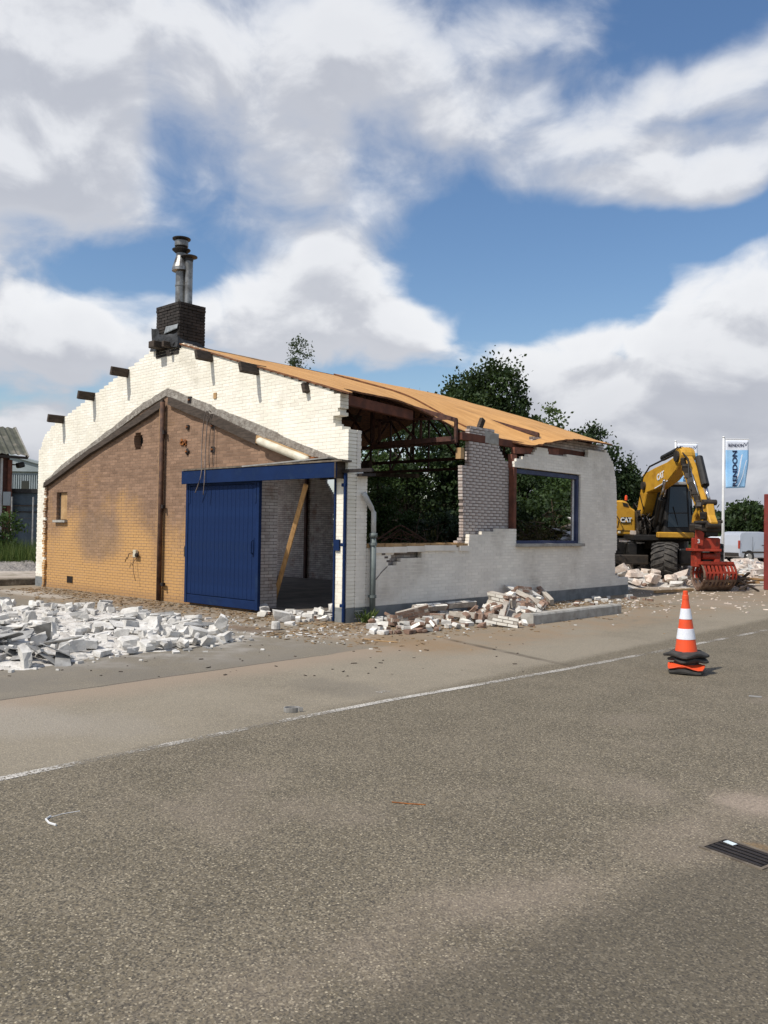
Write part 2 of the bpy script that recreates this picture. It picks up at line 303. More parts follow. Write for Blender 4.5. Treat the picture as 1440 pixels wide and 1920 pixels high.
def asphalt():
    m, t, b = new_mat('worn_asphalt')
    geo = N(t, 'ShaderNodeTexCoord').outputs['Object']; s = N(t, 'ShaderNodeSeparateXYZ'); t.links.new(geo, s.inputs[0])
    X, Y = s.outputs[0], s.outputs[1]
    big = tex(t, 'ShaderNodeTexNoise', .35, geo, Detail=6, Roughness=.62).outputs['Fac']
    mid = tex(t, 'ShaderNodeTexNoise', 1.6, geo, Detail=7, Roughness=.66).outputs['Fac']
    fine = tex(t, 'ShaderNodeTexNoise', 42, geo, Detail=5, Roughness=.75).outputs['Fac']
    v1 = tex(t, 'ShaderNodeTexVoronoi', 72, geo); v2 = tex(t, 'ShaderNodeTexVoronoi', 115, geo)
    c1 = N(t, 'ShaderNodeSeparateColor'); t.links.new(v1.outputs['Color'], c1.inputs[0])
    c2 = N(t, 'ShaderNodeSeparateColor'); t.links.new(v2.outputs['Color'], c2.inputs[0])
    binder = mixc(t, mrange(t, mid, .3, .7), (.127,.106,.071), (.180,.150,.104))
    stone = mixc(t, c1.outputs[1], (.25,.21,.145), (.50,.43,.31))
    edge1 = mrange(t, v1.outputs['Distance'], .25, .5, 1, 0)
    isst = mth(t, 'MULTIPLY', mth(t, 'GREATER_THAN', c1.outputs[0], .72), edge1)
    col = mixc(t, isst, binder, stone)
    stone2 = mixc(t, mth(t, 'POWER', c2.outputs[1], 2.0), (.050,.045,.037), (.34,.29,.21))
    col = mixc(t, mth(t, 'MULTIPLY', mth(t, 'GREATER_THAN', c2.outputs[0], .45), .8), col, stone2)
    col = mixc(t, mth(t, 'MULTIPLY', mrange(t, fine, .5, .64), .5), col, (.05,.045,.040))
    # dusty lot between the line and the building
    wob = mth(t, 'MULTIPLY', mth(t, 'SUBTRACT', mid, .5), .5)
    dust = mrange(t, mth(t, 'ADD', X, wob), 4.7, 5.0, 1, 0)
    dust = mth(t, 'MULTIPLY', dust, mrange(t, big, .28, .6, .30, .72))
    col = mixc(t, mth(t, 'MULTIPLY', dust, .66), col, (.35,.305,.235))
    seam = mth(t, 'MULTIPLY', mrange(t, mth(t, 'ADD', X, mth(t, 'MULTIPLY', wob, .7)), 2.36, 2.44, 0, 1), mrange(t, mth(t, 'ADD', X, wob), 2.5, 3.3, 1, 0))
    seam = mth(t, 'MULTIPLY', seam, mrange(t, Y, -1.5, 0.5, .75, .25))
    col = mixc(t, seam, col, (.29,.225,.165))
    yard = mrange(t, X, 2.36, 2.42, 1, 0)
    yard = mth(t, 'MULTIPLY', yard, mrange(t, Y, -3.2, 1.5, 1, .0))
    col = mixc(t, mth(t, 'MULTIPLY', yard, mrange(t, mid, .3, .62, .3, .7)), col, (.15,.135,.112))
    crack = mrange(t, mth(t, 'ABSOLUTE', mth(t, 'ADD', mth(t, 'SUBTRACT', X, 2.40), mth(t, 'MULTIPLY', wob, .12))), .004, .022, 1, 0)
    crack = mth(t, 'MULTIPLY', crack, mrange(t, Y, -3.4, -2.2, .9, 0))
    col = mixc(t, crack, col, (.055,.048,.042))
    # brown earth spilt along the foot of the walls
    nearside = mth(t, 'MULTIPLY', mrange(t, mth(t, 'ADD', X, mth(t, 'MULTIPLY', wob, 4.5)), .9, 2.5, 1, 0), mrange(t, Y, -2.6, -1.0, 0, 1))
    neargab = mrange(t, mth(t, 'ADD', Y, mth(t, 'MULTIPLY', wob, 3)), -2.6, -.9, 0, 1)
    earth = mth(t, 'MULTIPLY', mth(t, 'MAXIMUM', nearside, neargab), mrange(t, mid, .38, .6, .12, 1))
    earth = mth(t, 'MULTIPLY', earth, mrange(t, X, 3.2, 4.2, 1, 0))
    ec = mixc(t, fine, (.19,.135,.085), (.31,.24,.165))
    col = mixc(t, mth(t, 'MULTIPLY', earth, .85), col, ec)
    # pale crushed mortar round the white heap and on the far demolition ground
    mp = N(t, 'ShaderNodeMapping'); mp.inputs['Location'].default_value = (2.2/4.8, 3.9/3.9, 0); mp.inputs['Scale'].default_value = (1/4.8, 1/3.9, 0); t.links.new(geo, mp.inputs[0])
    gr = N(t, 'ShaderNodeTexGradient', gradient_type='SPHERICAL'); t.links.new(mp.outputs[0], gr.inputs[0])
    wh = mth(t, 'MULTIPLY', mrange(t, gr.outputs['Fac'], 0, .6), mrange(t, mid, .42, .66))
    col = mixc(t, mth(t, 'MULTIPLY', wh, .75), col, (.50,.47,.43))
    far = mth(t, 'MULTIPLY', mrange(t, mth(t, 'SUBTRACT', Y, mth(t, 'MULTIPLY', X, .9)), 12.5, 17, 0, 1), mrange(t, mid, .35, .6))
    col = mixc(t, far, col, (.46,.40,.34))
    # dusty runs and the darker damp strip towards the drain
    q = mth(t, 'ADD', mth(t, 'MULTIPLY', X, .62), mth(t, 'MULTIPLY', Y, .78))
    strip = mrange(t, mth(t, 'ADD', mth(t, 'SUBTRACT', X, mth(t, 'MULTIPLY', Y, .20)), wob), 9.85, 10.05, 0, 1)
    col = mixc(t, mth(t, 'MULTIPLY', strip, .45), col, (.07,.06,.046))
    pale = mth(t, 'MULTIPLY', mrange(t, mth(t, 'ABSOLUTE', mth(t, 'ADD', mth(t, 'SUBTRACT', mth(t, 'SUBTRACT', X, mth(t, 'MULTIPLY', Y, .20)), 9.72), wob)), 0, .42, 1, 0), mrange(t, big, .4, .62))
    col = mixc(t, mth(t, 'MULTIPLY', pale, .42), col, (.30,.24,.19))
    pk = mth(t, 'MULTIPLY', mrange(t, big, .56, .70), mrange(t, X, 5, 6, 0, 1))
    col = mixc(t, mth(t, 'MULTIPLY', pk, .35), col, (.27,.22,.175))
    # tar joint across the lot, wet earth before the door, pale worn patch by the drain
    jn = mth(t, 'ABSOLUTE', mth(t, 'ADD', mth(t, 'SUBTRACT', Y, mth(t, 'MULTIPLY_ADD', X, JB_, JA_)), mth(t, 'MULTIPLY', wob, .10)))
    jm = mth(t, 'MULTIPLY', mrange(t, jn, .03, .10, 1, 0), mth(t, 'MULTIPLY', mrange(t, X, 2.3, 2.8, 0, 1), mrange(t, X, 5.0, 5.2, 1, 0)))
    col = mixc(t, mth(t, 'MULTIPLY', jm, mrange(t, mid, .35, .6, .25, .8)), col, (.085,.068,.05))
    def blot(cx, cy, rx, ry, c_, k):
        mp_ = N(t, 'ShaderNodeMapping'); mp_.inputs['Location'].default_value = (-cx/rx, -cy/ry, 0); mp_.inputs['Scale'].default_value = (1/rx, 1/ry, 0)
        wv_ = N(t, 'ShaderNodeVectorMath', operation='MULTIPLY_ADD'); nn = tex(t, 'ShaderNodeTexNoise', 2.6, geo, Detail=6, Roughness=.7); t.links.new(nn.outputs['Color'], wv_.inputs[0]); wv_.inputs[1].default_value = (.8*rx,.8*ry,0)
        of_ = N(t, 'ShaderNodeVectorMath', operation='SUBTRACT'); t.links.new(geo, of_.inputs[0]); of_.inputs[1].default_value = (.4*rx,.4*ry,0); t.links.new(of_.outputs[0], wv_.inputs[2]); t.links.new(wv_.outputs[0], mp_.inputs[0])
        g_ = N(t, 'ShaderNodeTexGradient', gradient_type='SPHERICAL'); t.links.new(mp_.outputs[0], g_.inputs[0])
        return mixc(t, mth(t, 'MULTIPLY', mth(t, 'MULTIPLY', mrange(t, g_.outputs['Fac'], .0, .6), mrange(t, fine, .36, .62, 1.0, .3)), k), col, c_)
    for (bx, by, rx, ry, c_, k) in BLOTS: col = blot(bx, by, rx, ry, c_, k)
    t.links.new(col, b.inputs['Base Color']); b.inputs['Roughness'].default_value = .88; b.inputs['Specular IOR Level'].default_value = .25
    hh = mth(t, 'ADD', mth(t, 'MULTIPLY', edge1, .5), mth(t, 'MULTIPLY', fine, 1.0))
    bump(t, b, hh, .55, .006)
    return m
MT['asphalt'] = asphalt()
def linemat():
    m, t, b = new_mat('worn_white_line_paint')
    geo = N(t, 'ShaderNodeTexCoord').outputs['Object']
    n = tex(t, 'ShaderNodeTexNoise', 38, geo, Detail=5, Roughness=.75).outputs['Fac']; n2 = tex(t, 'ShaderNodeTexNoise', 1.1, geo, Detail=4).outputs['Fac']
    f = mrange(t, mth(t, 'ADD', mth(t, 'MULTIPLY', n, .7), mth(t, 'MULTIPLY', n2, 1.0)), .74, .98)
    t.links.new(mixc(t, f, (.20,.175,.14), (.52,.49,.44)), b.inputs['Base Color']); b.inputs['Roughness'].default_value = .85
    tr = N(t, 'ShaderNodeBsdfTransparent'); ms = N(t, 'ShaderNodeMixShader')
    nt_ = tex(t, 'ShaderNodeTexNoise', 60, geo, Detail=4, Roughness=.7).outputs['Fac']
    t.links.new(mrange(t, mth(t, 'ADD', nt_, mth(t, 'MULTIPLY', mth(t, 'SUBTRACT', n2, .5), .5)), .46, .58), ms.inputs[0]); t.links.new(tr.outputs[0], ms.inputs[1]); t.links.new(b.outputs[0], ms.inputs[2])
    t.links.new(ms.outputs[0], t.nodes['Material Output'].inputs[0]); return m
MT['line'] = linemat()
MT['field'] = pm('rough_grass_field', (.075,.095,.032), (.12,.11,.05), .4, .95, bs=.6, bscale=3, bdist=.1)

# ------------------------------------------------------------------ mesh helpers
class MB:
    def __init__(s): s.v = []; s.f = []; s.r = []; s.m = []
    def add(s, vs, fs, r=None, m=0):
        o = len(s.v); s.v += [tuple(v) for v in vs]; r = rng.random() if r is None else r
        for f in fs: s.f.append(tuple(i+o for i in f)); s.r.append(r); s.m.append(m)
    def box(s, c, d, Mx=None, r=None, m=0):
        x, y, z = d[0]/2, d[1]/2, d[2]/2
        vs = [Vector((i*x, j*y, k*z)) for k in (-1,1) for j in (-1,1) for i in (-1,1)]
        if Mx is not None: vs = [Mx @ v for v in vs]
        c = Vector(c); s.add([v+c for v in vs], BOXF, r, m); return s
    def beam(s, a, b, wd, ht, r=None, m=0, up=Vector((0,0,1))):
        a, b = Vector(a), Vector(b); d = b-a; L = d.length; d.normalize()
        if abs(d.dot(up)) > .98: up = Vector((1,0,0))
        x = d.cross(up).normalized(); z = x.cross(d)
        s.box((a+b)/2, (wd, L, ht), Matrix((x, d, z)).transposed(), r, m); return s
    def tube(s, pts, rad, n=8, caps=True, r=None, m=0):
        pts = [Vector(p) for p in pts]; rad = rad if isinstance(rad, (list, tuple)) else [rad]*len(pts)
        vs = []; fs = []; ref = Vector((0,0,1))
        for i, p in enumerate(pts):
            d = (pts[min(i+1, len(pts)-1)]-pts[max(i-1, 0)]).normalized()
            rf = ref if abs(d.dot(ref)) < .95 else Vector((1,0,0))
            x = d.cross(rf).normalized(); y = d.cross(x)
            vs += [p+(x*math.cos(2*math.pi*k/n)+y*math.sin(2*math.pi*k/n))*rad[i] for k in range(n)]
        for i in range(len(pts)-1):
            for k in range(n):
                k2 = (k+1) % n; fs.append((i*n+k, i*n+k2, (i+1)*n+k2, (i+1)*n+k))
        if caps: fs.append(tuple(range(n))[::-1]); fs.append(tuple((len(pts)-1)*n+k for k in range(n)))
        s.add(vs, fs, r, m); return s
    def lathe(s, prof, n=24, Mx=None, r=None, m=0):     # prof: (radius, height)
        vs = []; fs = []
        for (q, h) in prof: vs += [Vector((q*math.cos(2*math.pi*k/n), q*math.sin(2*math.pi*k/n), h)) for k in range(n)]
        for i in range(len(prof)-1):
            for k in range(n):
                k2 = (k+1) % n; fs.append((i*n+k, i*n+k2, (i+1)*n+k2, (i+1)*n+k))
        if prof[0][0] > 1e-4: fs.append(tuple(range(n))[::-1])
        if prof[-1][0] > 1e-4: fs.append(tuple((len(prof)-1)*n+k for k in range(n)))
        if Mx is not None: vs = [Mx @ v for v in vs]
        s.add(vs, fs, r, m); return s
    def prism(s, poly, ext, r=None, m=0):               # poly: 3D points of a flat outline; ext: extrusion vector
        n = len(poly); poly = [Vector(p) for p in poly]; ext = Vector(ext)
        vs = poly+[p+ext for p in poly]
        fs = [tuple(range(n))[::-1], tuple(range(n, 2*n))]+[(i, (i+1) % n, n+(i+1) % n, n+i) for i in range(n)]
        s.add(vs, fs, r, m); return s
    def build(s, name, mat, parent=None, smooth=False, pinv=None, bevel=0):
        me = bpy.data.meshes.new(name); me.from_pydata(s.v, [], s.f)
        mats = mat if isinstance(mat, (list, tuple)) else [mat]
        for q in mats: me.materials.append(MT[q] if isinstance(q, str) else q)
        at = me.attributes.new('rnd', 'FLOAT', 'FACE'); at.data.foreach_set('value', s.r)
        if len(mats) > 1: me.polygons.foreach_set('material_index', s.m)
        if smooth: me.polygons.foreach_set('use_smooth', [True]*len(s.f))
        bm = bmesh.new(); bm.from_mesh(me); bmesh.ops.recalc_face_normals(bm, faces=bm.faces)
        if bevel: bmesh.ops.bevel(bm, geom=[e for e in bm.edges if len(e.link_faces) == 2 and e.calc_face_angle() > .5], offset=bevel, segments=1, affect='EDGES')
        bm.to_mesh(me); bm.free()
        o = bpy.data.objects.new(name, me); C.objects.link(o)
        if parent is not None: child(o, parent)
        return o
BOXF = [(0,2,3,1),(4,5,7,6),(0,1,5,4),(2,6,7,3),(0,4,6,2),(1,3,7,5)]
def wmat(p):
    m = Matrix.LocRotScale(p.location, p.rotation_euler, p.scale)
    return m if p.parent is None else wmat(p.parent) @ p.matrix_parent_inverse @ m
def child(o, p, local=False):
    o.parent = p
    if not local: o.matrix_parent_inverse = wmat(p).inverted()
def thing(name, label, cat, loc=(0,0,0), rz=0, group=None):
    o = bpy.data.objects.new(name, None); C.objects.link(o); o.location = loc; o.rotation_euler = (0,0,rz); o.empty_display_size = .2
    return tag(o, label, cat, group)
def tag(o, label, cat, group=None):
    o['label'] = label; o['category'] = cat
    if group: o['group'] = group
    return o
def struct(o): o['kind'] = 'structure'; return o
def stuff(o): o['kind'] = 'stuff'; return o
def dup(o, parent=None):
    c = o.copy(); C.objects.link(c)
    if parent is not None: c.parent = parent
    for ch in o.children: dup(ch, c)
    return c
def text_mesh(name, body, size, mat, Mx, parent=None, bold=.0, ext=.004, sx=1.0):
    cu = bpy.data.curves.new(name, 'FONT'); cu.body = body; cu.size = size; cu.extrude = ext; cu.offset = bold; cu.align_x = 'CENTER'; cu.align_y = 'CENTER'; cu.resolution_u = 3
    t = bpy.data.objects.new(name, cu); C.objects.link(t); bpy.context.view_layer.update()
    me = bpy.data.meshes.new_from_object(t.evaluated_get(bpy.context.evaluated_depsgraph_get()))
    bpy.data.objects.remove(t); me.materials.clear(); me.materials.append(MT[mat]); me.name = name
    me.transform(Mx @ Matrix.Diagonal((sx,1,1,1)))
    o = bpy.data.objects.new(name, me); C.objects.link(o)
    if parent is not None: child(o, parent)
    return o
def nz(p, s=1.0): return mnoise.noise(Vector(p)*s)

# ================================================================== the setting
mb = MB(); mb.add([(-900,-300,-.03),(900,-300,-.03),(900,1500,-.03),(-900,1500,-.03)], [(0,1,2,3)]); struct(mb.build('ground', 'field'))
def sheet(name, mat, poly, z):
    m = MB(); m.add([(x, y, z) for x, y in poly], [tuple(range(len(poly)))]); return struct(m.build(name, mat))
sheet('asphalt_yard', 'asphalt', [(-34,-60),(60,-60),(60,75),(-34,75)], 0)
# painted line, slightly bent at the far end
mb = MB()
lp = [(4.80,-30),(4.85,-8.1),(4.88,-5.6),(4.93,-4.4),(5.20,-1.27),(5.36,1.8),(5.50,4.9),(5.75,11)]
for (x0, y0), (x1, y1) in zip(lp[:-1], lp[1:]):
    mb.add([(x0-.045,y0,.004),(x0+.045,y0,.004),(x1+.045,y1,.004),(x1-.045,y1,.004)], [(0,1,2,3)])
struct(mb.build('road_marking', 'line'))
p0 = G(718,1297); mb = MB(); mb.add([(p0.x-.04,p0.y-.09,.004),(p0.x+.04,p0.y-.07,.004),(p0.x+.05,p0.y+.07,.004),(p0.x-.03,p0.y+.06,.004)], [(0,1,2,3)]); struct(mb.build('road_marking', 'line'))

# ================================================================== the half demolished building
BL = thing('demolished_building', 'half demolished white brick workshop with tan roof, black chimney and blue sliding door', 'building', (0,0,0))
CH, BRL = .0655, .222     # course height, brick pitch
def spans(poly, z):
    xs = []
    for (u0, z0), (u1, z1) in zip(poly, poly[1:]+poly[:1]):
        if (z0 <= z) != (z1 <= z): xs.append(u0+(z-z0)/(z1-z0)*(u1-u0))
    xs.sort(); return [(xs[i], xs[i+1]) for i in range(0, len(xs)-1, 2)]
def minus(A, B):
    for (b0, b1) in B:
        o = []
        for (a0, a1) in A:
            if b1 <= a0 or b0 >= a1: o.append((a0, a1)); continue
            if b0 > a0: o.append((a0, b0))
            if b1 < a1: o.append((b1, a1))
        A = o
    return A
def wall(O, U, Nn, t, poly, holes=(), ragged=None, zmax=None, ph=0, proud=.0032, single=None, jz=0, gap=.011):
    """bricks (list of (centre, dims, Mx, full)) and joint core boxes for a wall whose outside face is plane O + U*u + z"""
    O, U, Nn = Vector(O), Vector(U), Vector(Nn); Mx = Matrix((U, -Nn, Vector((0,0,1)))).transposed()
    bricks, core = [], []
    zt = max(z for _, z in poly); j = 0
    while j*CH+.4*CH < zt:
        z = (j+.5)*CH; sp_ = spans(poly, z)
        for h in holes: sp_ = minus(sp_, spans(h, z))
        off = (BRL/2 if j % 2 else 0)+ph
        for (u0, u1) in sp_:
            if ragged:
                if ragged(u0, z): u0 += (.5+.5*nz((z*2.3, u0*.3, 2)))*.2+.05*nz((z*11, 1, 6)); u0 = math.ceil(u0/BRL*4)*BRL/4
                if ragged(u1, z): u1 -= (.5+.5*nz((z*2.3, 7, 4)))*.2+.05*nz((z*11, 3, 8)); u1 = math.floor(u1/BRL*4)*BRL/4
            if u1-u0 < .05: continue
            core.append((O+U*(u0+u1)/2-Nn*(t/2)+Vector((0,0,z)), (u1-u0-.04, t-2*proud, CH), Mx))
            k = math.floor((u0-off)/BRL); b0 = u0
            while b0 < u1-.02:
                b1 = min((k+1)*BRL+off, u1); k += 1
                if b1-b0 < .035: b0 = b1; continue
                jt = rng.uniform(-.0013, .0013)
                c = O+U*(b0+b1)/2-Nn*(t/2-jt)+Vector((0,0,z+rng.uniform(-.001,.001)))
                bricks.append((c, (b1-b0-gap, t, CH-gap), Mx, b1-b0)); b0 = b1
        j += 1
    return bricks, core
def put(bricks, core, bname, bmat, cname, cmat, parent):
    m = MB()
    for c, d, Mx, _ in bricks: m.box(c, d, Mx)
    o = stuff(m.build(bname, bmat, parent))
    if core:
        m = MB()
        for c, d, Mx in core: m.box(c, d, Mx)
        stuff(m.build(cname, cmat, parent))
    return o
# ---- gable
PZ = .285                                                    # top of the grey plinth
X_END = -11.8
top = [(73,833),(80,814),(98,799),(120,783),(160,752),(190,730),(225,702),(255,681),(283,658),(300,648),(325,640),(345,645),(385,659),(470,684),(560,712),(600,723),(646,739)]
outer = [(X_END,-.001)]+[gp(*q) for q in top]+[(-.10,3.93),(-.10,3.70),(-.21,3.66),(-.21,3.45),(0,3.40),(0,-.001)]
brown_up = [(88,905),(122,871),(172,836),(232,791),(270,762),(313,734),(330,744),(395,776),(470,806),(545,841),(600,862),(628,872)]
DX0, DX1 = -2.62, gp(627,1050)[0]                            # door opening along x
DZ = 2.62
brown = [(gp(88,1000)[0], -.001)]+[gp(*q) for q in brown_up]+[(DX1-.0,2.80),(DX1,-.001)]
door_hole = [(DX0,-.01),(DX0,DZ),(DX1,DZ),(DX1,-.01)]
vent_x0, vent_x1 = gp(106,950)[0], gp(125,950)[0]; vent_z0, vent_z1 = gp(115,975)[1], gp(115,923)[1]
vent_hole = [(vent_x0,vent_z0),(vent_x0,vent_z1),(vent_x1,vent_z1),(vent_x1,vent_z0)]
hc = gp(259,827); flue_hole = [(hc[0]+.20*math.cos(q*.5236+.2)*(1+.12*math.sin(q*5)), hc[1]+.215*math.sin(q*.5236+.2)*(1+.1*math.cos(q*4))) for q in range(12)]
gx = lambda u, z: (z > 3.45 and u > -.4) or (u < -11.2 and z > 3.7)
wb, wc = wall((0,0,0), (1,0,0), (0,-1,0), .21, outer, [brown], gx)
bb, bc = wall((0,.006,0), (1,0,0), (0,-1,0), .198, brown, [door_hole, vent_hole, flue_hole], None, ph=.05)
pl_ = [q for q in wb if q[0].z < PZ]; wb2 = [q for q in wb if q[0].z >= PZ]
# ---- side wall: outer leaf
crack = [spx(*q) for q in [(735,1040),(748,1030),(762,1026),(790,1034),(790,1044),(772,1046),(752,1049),(742,1058),(733,1063),(727,1060)]]
wz0, wz1 = 1.375, 3.06
win = [(spx(969,950)[0], wz0), (spx(969,950)[0], wz1), (spx(1088,950)[0], wz1), (spx(1088,950)[0], wz0)]
WY0, WY1 = win[0][0], win[2][0]
pier_out = [(.21,-.001),(.21,3.42),(.44,3.40),(.46,2.95),(.50,2.78),(.50,-.001)]
side = [(.50,-.001),(.50,1.33)]+[spx(*q) for q in [(878,1024),(880,1003),(902,1000),(905,996),(930,994),(950,992),(968,990)]]+[(WY0,wz0+.36),(WY0,wz0),(WY1,wz0),(WY1,wz1),(WY0-.12,wz1)]
side += [spx(*q) for q in [(964,868),(968,862),(985,856),(1000,850),(1008,838),(1026,838),(1029,850),(1062,854),(1102,858),(1103,843),(1138,846),(1142,852),(1150,868),(1152,880),(1155,898),(1157,940),(1157,1030),(1153,1040),(1154,1080),(1178,1084)]]
side += [(spx(1178,1095)[0], -.001)]
YEND = spx(1178,1095)[0]
cracks2 = []
sx = lambda u, z: False
pb, pc = wall((0,0,0), (0,1,0), (1,0,0), .21, pier_out, (), lambda u, z: u > .3 and z > 2.6, ph=.1)
sb, scx = wall((0,0,0), (0,1,0), (1,0,0), .10, side, [crack], sx, ph=.03)
side_pl = [q for q in sb+pb if q[0].z < PZ]; sb2 = [q for q in sb+pb if q[0].z >= PZ]
m = MB(); xl = gp(88,1000)[0]; m.box(((X_END+xl)/2, .105, PZ/2-.02), (xl-X_END-.01, .207, PZ-.03)); m.build('plinth_render', 'plinth', BL)
g_wall = put(wb2, wc, 'gable_brickwork', 'white', 'gable_joints', 'mortar_white', BL)
put(bb, bc, 'brown_brickwork', 'brown', 'brown_joints', 'brown_joint', BL)
s_wall = put(sb2, scx+pc, 'side_brickwork', 'whiteside', 'side_joints', 'mortar_white', BL)
put(pl_+side_pl, None, 'plinth', 'plinth', '', '', BL)
# grey paint over the plinth joints
m = MB(); m.box((DX1/2+.002, .105, PZ/2-.02), (-DX1-.006, .207, PZ-.03)); m.box((-.05, (.5+YEND)/2, PZ/2-.02), (.097, YEND-.51, PZ-.03)); m.build('plinth_render', 'plinth', BL)
# ---- inner leaf: the standing pier shows its bricks one by one
pier = [(3.30,1.36)]+[spx(*q, xx=-.16) for q in [(868,1008),(866,872),(879,871),(880,801),(888,799),(936,806),(940,830),(950,858)]]+[(WY0-.02,3.05),(WY0-.02,1.36)]
pier = [(min(u, WY0-.02), z) for u, z in pier]
ib, ic = wall((-.16,0,0), (0,1,0), (1,0,0), .11, pier, (), lambda u, z: z > 3.2 and u > 4.2, ph=.03, proud=.012, gap=.013)
PI = MB()
for c, d, Mx in ic: PI.box(c, d, Mx)
PIER = PI.build('inner_brick_pier', 'mortar_dark', BL)
ib.sort(key=lambda q: -q[3]); share = {}
nb = 0
rest = []
for c, d, Mx, L in ib:
    if nb < 290:
        key = round(d[0], 3)
        if key not in share:
            t_ = MB(); t_.box((0,0,0), d, Mx, .5); o = t_.build('brick', MT['inner'], bevel=.004); share[key] = o
        else: o = share[key].copy(); C.objects.link(o)
        o.location = c; o.parent = PIER; o.rotation_euler = (rng.uniform(-.008,.008), 0, rng.uniform(-.006,.006)); nb += 1
    else: rest.append((c, d, Mx, L))
if rest:
    m = MB(); [m.box(c, d, Mx) for c, d, Mx, _ in rest]; stuff(m.build('brick_rest', 'inner', PIER))
low_in = [(.5,-.001),(.5,1.34),(WY1+.02,1.34),(WY1+.02,3.45)]+[spx(*q, xx=-.16) for q in [(1100,838),(1103,826),(1040,824),(1030,828)]]
low_in = [(.5,-.001),(.5,1.30),(3.36,1.30),(3.36,1.34),(WY1,1.34),(WY1,3.05),(WY0+.55,3.05),(WY0+.75,3.86),(YEND-1.0,3.95),(YEND-.78,3.3),(YEND-.75,-.001)]
lb, lc = wall((-.16,0,0), (0,1,0), (1,0,0), .11, low_in, (), lambda u, z: z > 3.1, ph=.03, proud=.01)
put(lb, lc, 'inner_leaf_brickwork', 'inner', 'inner_leaf_joints', 'mortar_dark', BL)
# broken sill course under the hole: brick-on-flat cap
y0, y1 = .52, spx(876,1018)[0]
m = MB(); u = y0
while u < y1-.05:
    L = min(rng.uniform(.2,.24), y1-u)
    m.box((-.115+rng.uniform(-.01,.01), u+L/2, 1.355+rng.uniform(-.006,.006)), (.27+rng.uniform(-.02,.02), L-.008, .07)); u += L
stuff(m.build('broken_sill_course', 'timber_tan', BL))
# hanging broken cap bricks right of the drainpipe: the wider white course that sags
m = MB(); u = .62
while u < 3.4:
    L = rng.uniform(.25,.6); m.box((.012, u+L/2, 1.285-.015*math.sin(u*2)), (.05, min(L, 3.45-u)-.006, .11)); u += L
stuff(m.build('loose_capping', 'whiteside', BL))
# lean crack running down the side wall: thin dark opened joints
m = MB()
pth = [(726,1062),(716,1072),(708,1082),(700,1092)]
for q in [(704,1024),(709,1029),(714,1035),(719,1039),(724,1045),(728,1052)]:
    y, z = spx(*q); m.box((.001, y, z), (.012, .09, .035))
for qa, qb in zip(pth[:-1], pth[1:]):
    a_, b_ = spx(*qa), spx(*qb); m.beam((.001,a_[0],a_[1]), (.001,b_[0],b_[1]), .012, .014)
m.build('crack', 'mortar_dark', BL)
# window frame in the side opening
fr = thing_ = MB(); fw_ = .07
m = MB()
m.box((-.10, WY1-.05, (wz0+wz1)/2), (.11, .10, wz1-wz0-.004)); m.box((-.10, (WY0+WY1)/2, wz1-.055), (.10, WY1-WY0-.004, .10)); m.box((-.10, (WY0+WY1)/2, wz0+.035), (.09, WY1-WY0-.21, .065))
wf = m.build('window_frame', 'blue_frame', BL, bevel=.006)
m = MB(); m.box((-.075, WY0-.06, (wz0+wz1)/2+.15), (.14, .11, wz1-wz0-.25)); m.build('window_post', 'fascia', wf, bevel=.006)
m = MB(); m.box((-.115, WY0-.02, wz1+.16), (.1, .2, .30)); m.box((-.115, WY0+.95, 3.52), (.09, 1.9, .14), Matrix.Rotation(.06, 3, 'X')); m.build('lintel_timber', 'steel_lit', BL)
m = MB(); m.box((.0, (WY0+WY1)/2+.02, wz0-.035), (.22, WY1-WY0+.10, .07)); m.build('window_sill', 'concrete', wf, bevel=.008)
m = MB(); m.box((-.13, WY1-.13, (wz0+wz1)/2), (.02, .06, wz1-wz0-.12)); m.build('frame_strip', 'lwhite', wf)
# pale wooden block in the edge of the pier and top block
y, z = spx(884,852,-.16); m = MB(); m.box((-.215, 3.52, z), (.13,.12,.23)); m.build('timber_block', 'timber_tan', BL)
y, z = spx(922,822,-.16); m = MB(); m.box((-.215, y, z), (.14,.52,.26), Matrix.Rotation(-.03,3,'X')); m.build('concrete_block', 'concrete', BL, bevel=.012)
# ---- remaining walls (rear left partition, left side wall)
lft = [(.21,-.001),(.21,3.75),(1.6,3.7),(2.4,2.6),(2.9,1.2),(3.6,.5),(7.95,.4),(7.95,-.001)]  # unseen left wall, its outline broken low to let skylight inside
b_, c_ = wall((X_END,0,0), (0,1,0), (-1,0,0), .21, lft); put(b_, c_, 'left_brickwork', 'inner', 'left_joints', 'mortar_dark', BL)
prt = [(X_END+.22,-.001),(X_END+.22,3.9),(-10.2,4.2),(-9.0,3.4),(-8.45,2.7),(-8.45,-.001)]
b_, c_ = wall((0,8.0,0), (1,0,0), (0,-1,0), .11, prt, ragged=lambda u, z: u > -9.3, proud=.012); put(b_, c_, 'partition_brickwork', 'inner', 'partition_joints', 'mortar_dark', BL)
m = MB(); q = G(573,1086); m.box((q.x, 7.95, 1.7), (.09,.08,3.4)); m.build('partition_post', 'steel', BL)
jamb = [(.20,-.001),(.20,2.62),(.50,2.62),(.50,-.001)]
b_, c_ = wall((DX0+.0,0,0), (0,1,0), (1,0,0), .21, [(.21,-.001),(.21,2.6),(.66,2.6),(.66,-.001)], ph=.1); put(b_, c_, 'door_pier', 'inner', 'door_pier_joints', 'mortar_dark', BL)
m = MB(); m.box((-5.9, 5.5, .02), (11.4, 10.4, .04)); m.build('floor_slab', 'slab_in', BL)
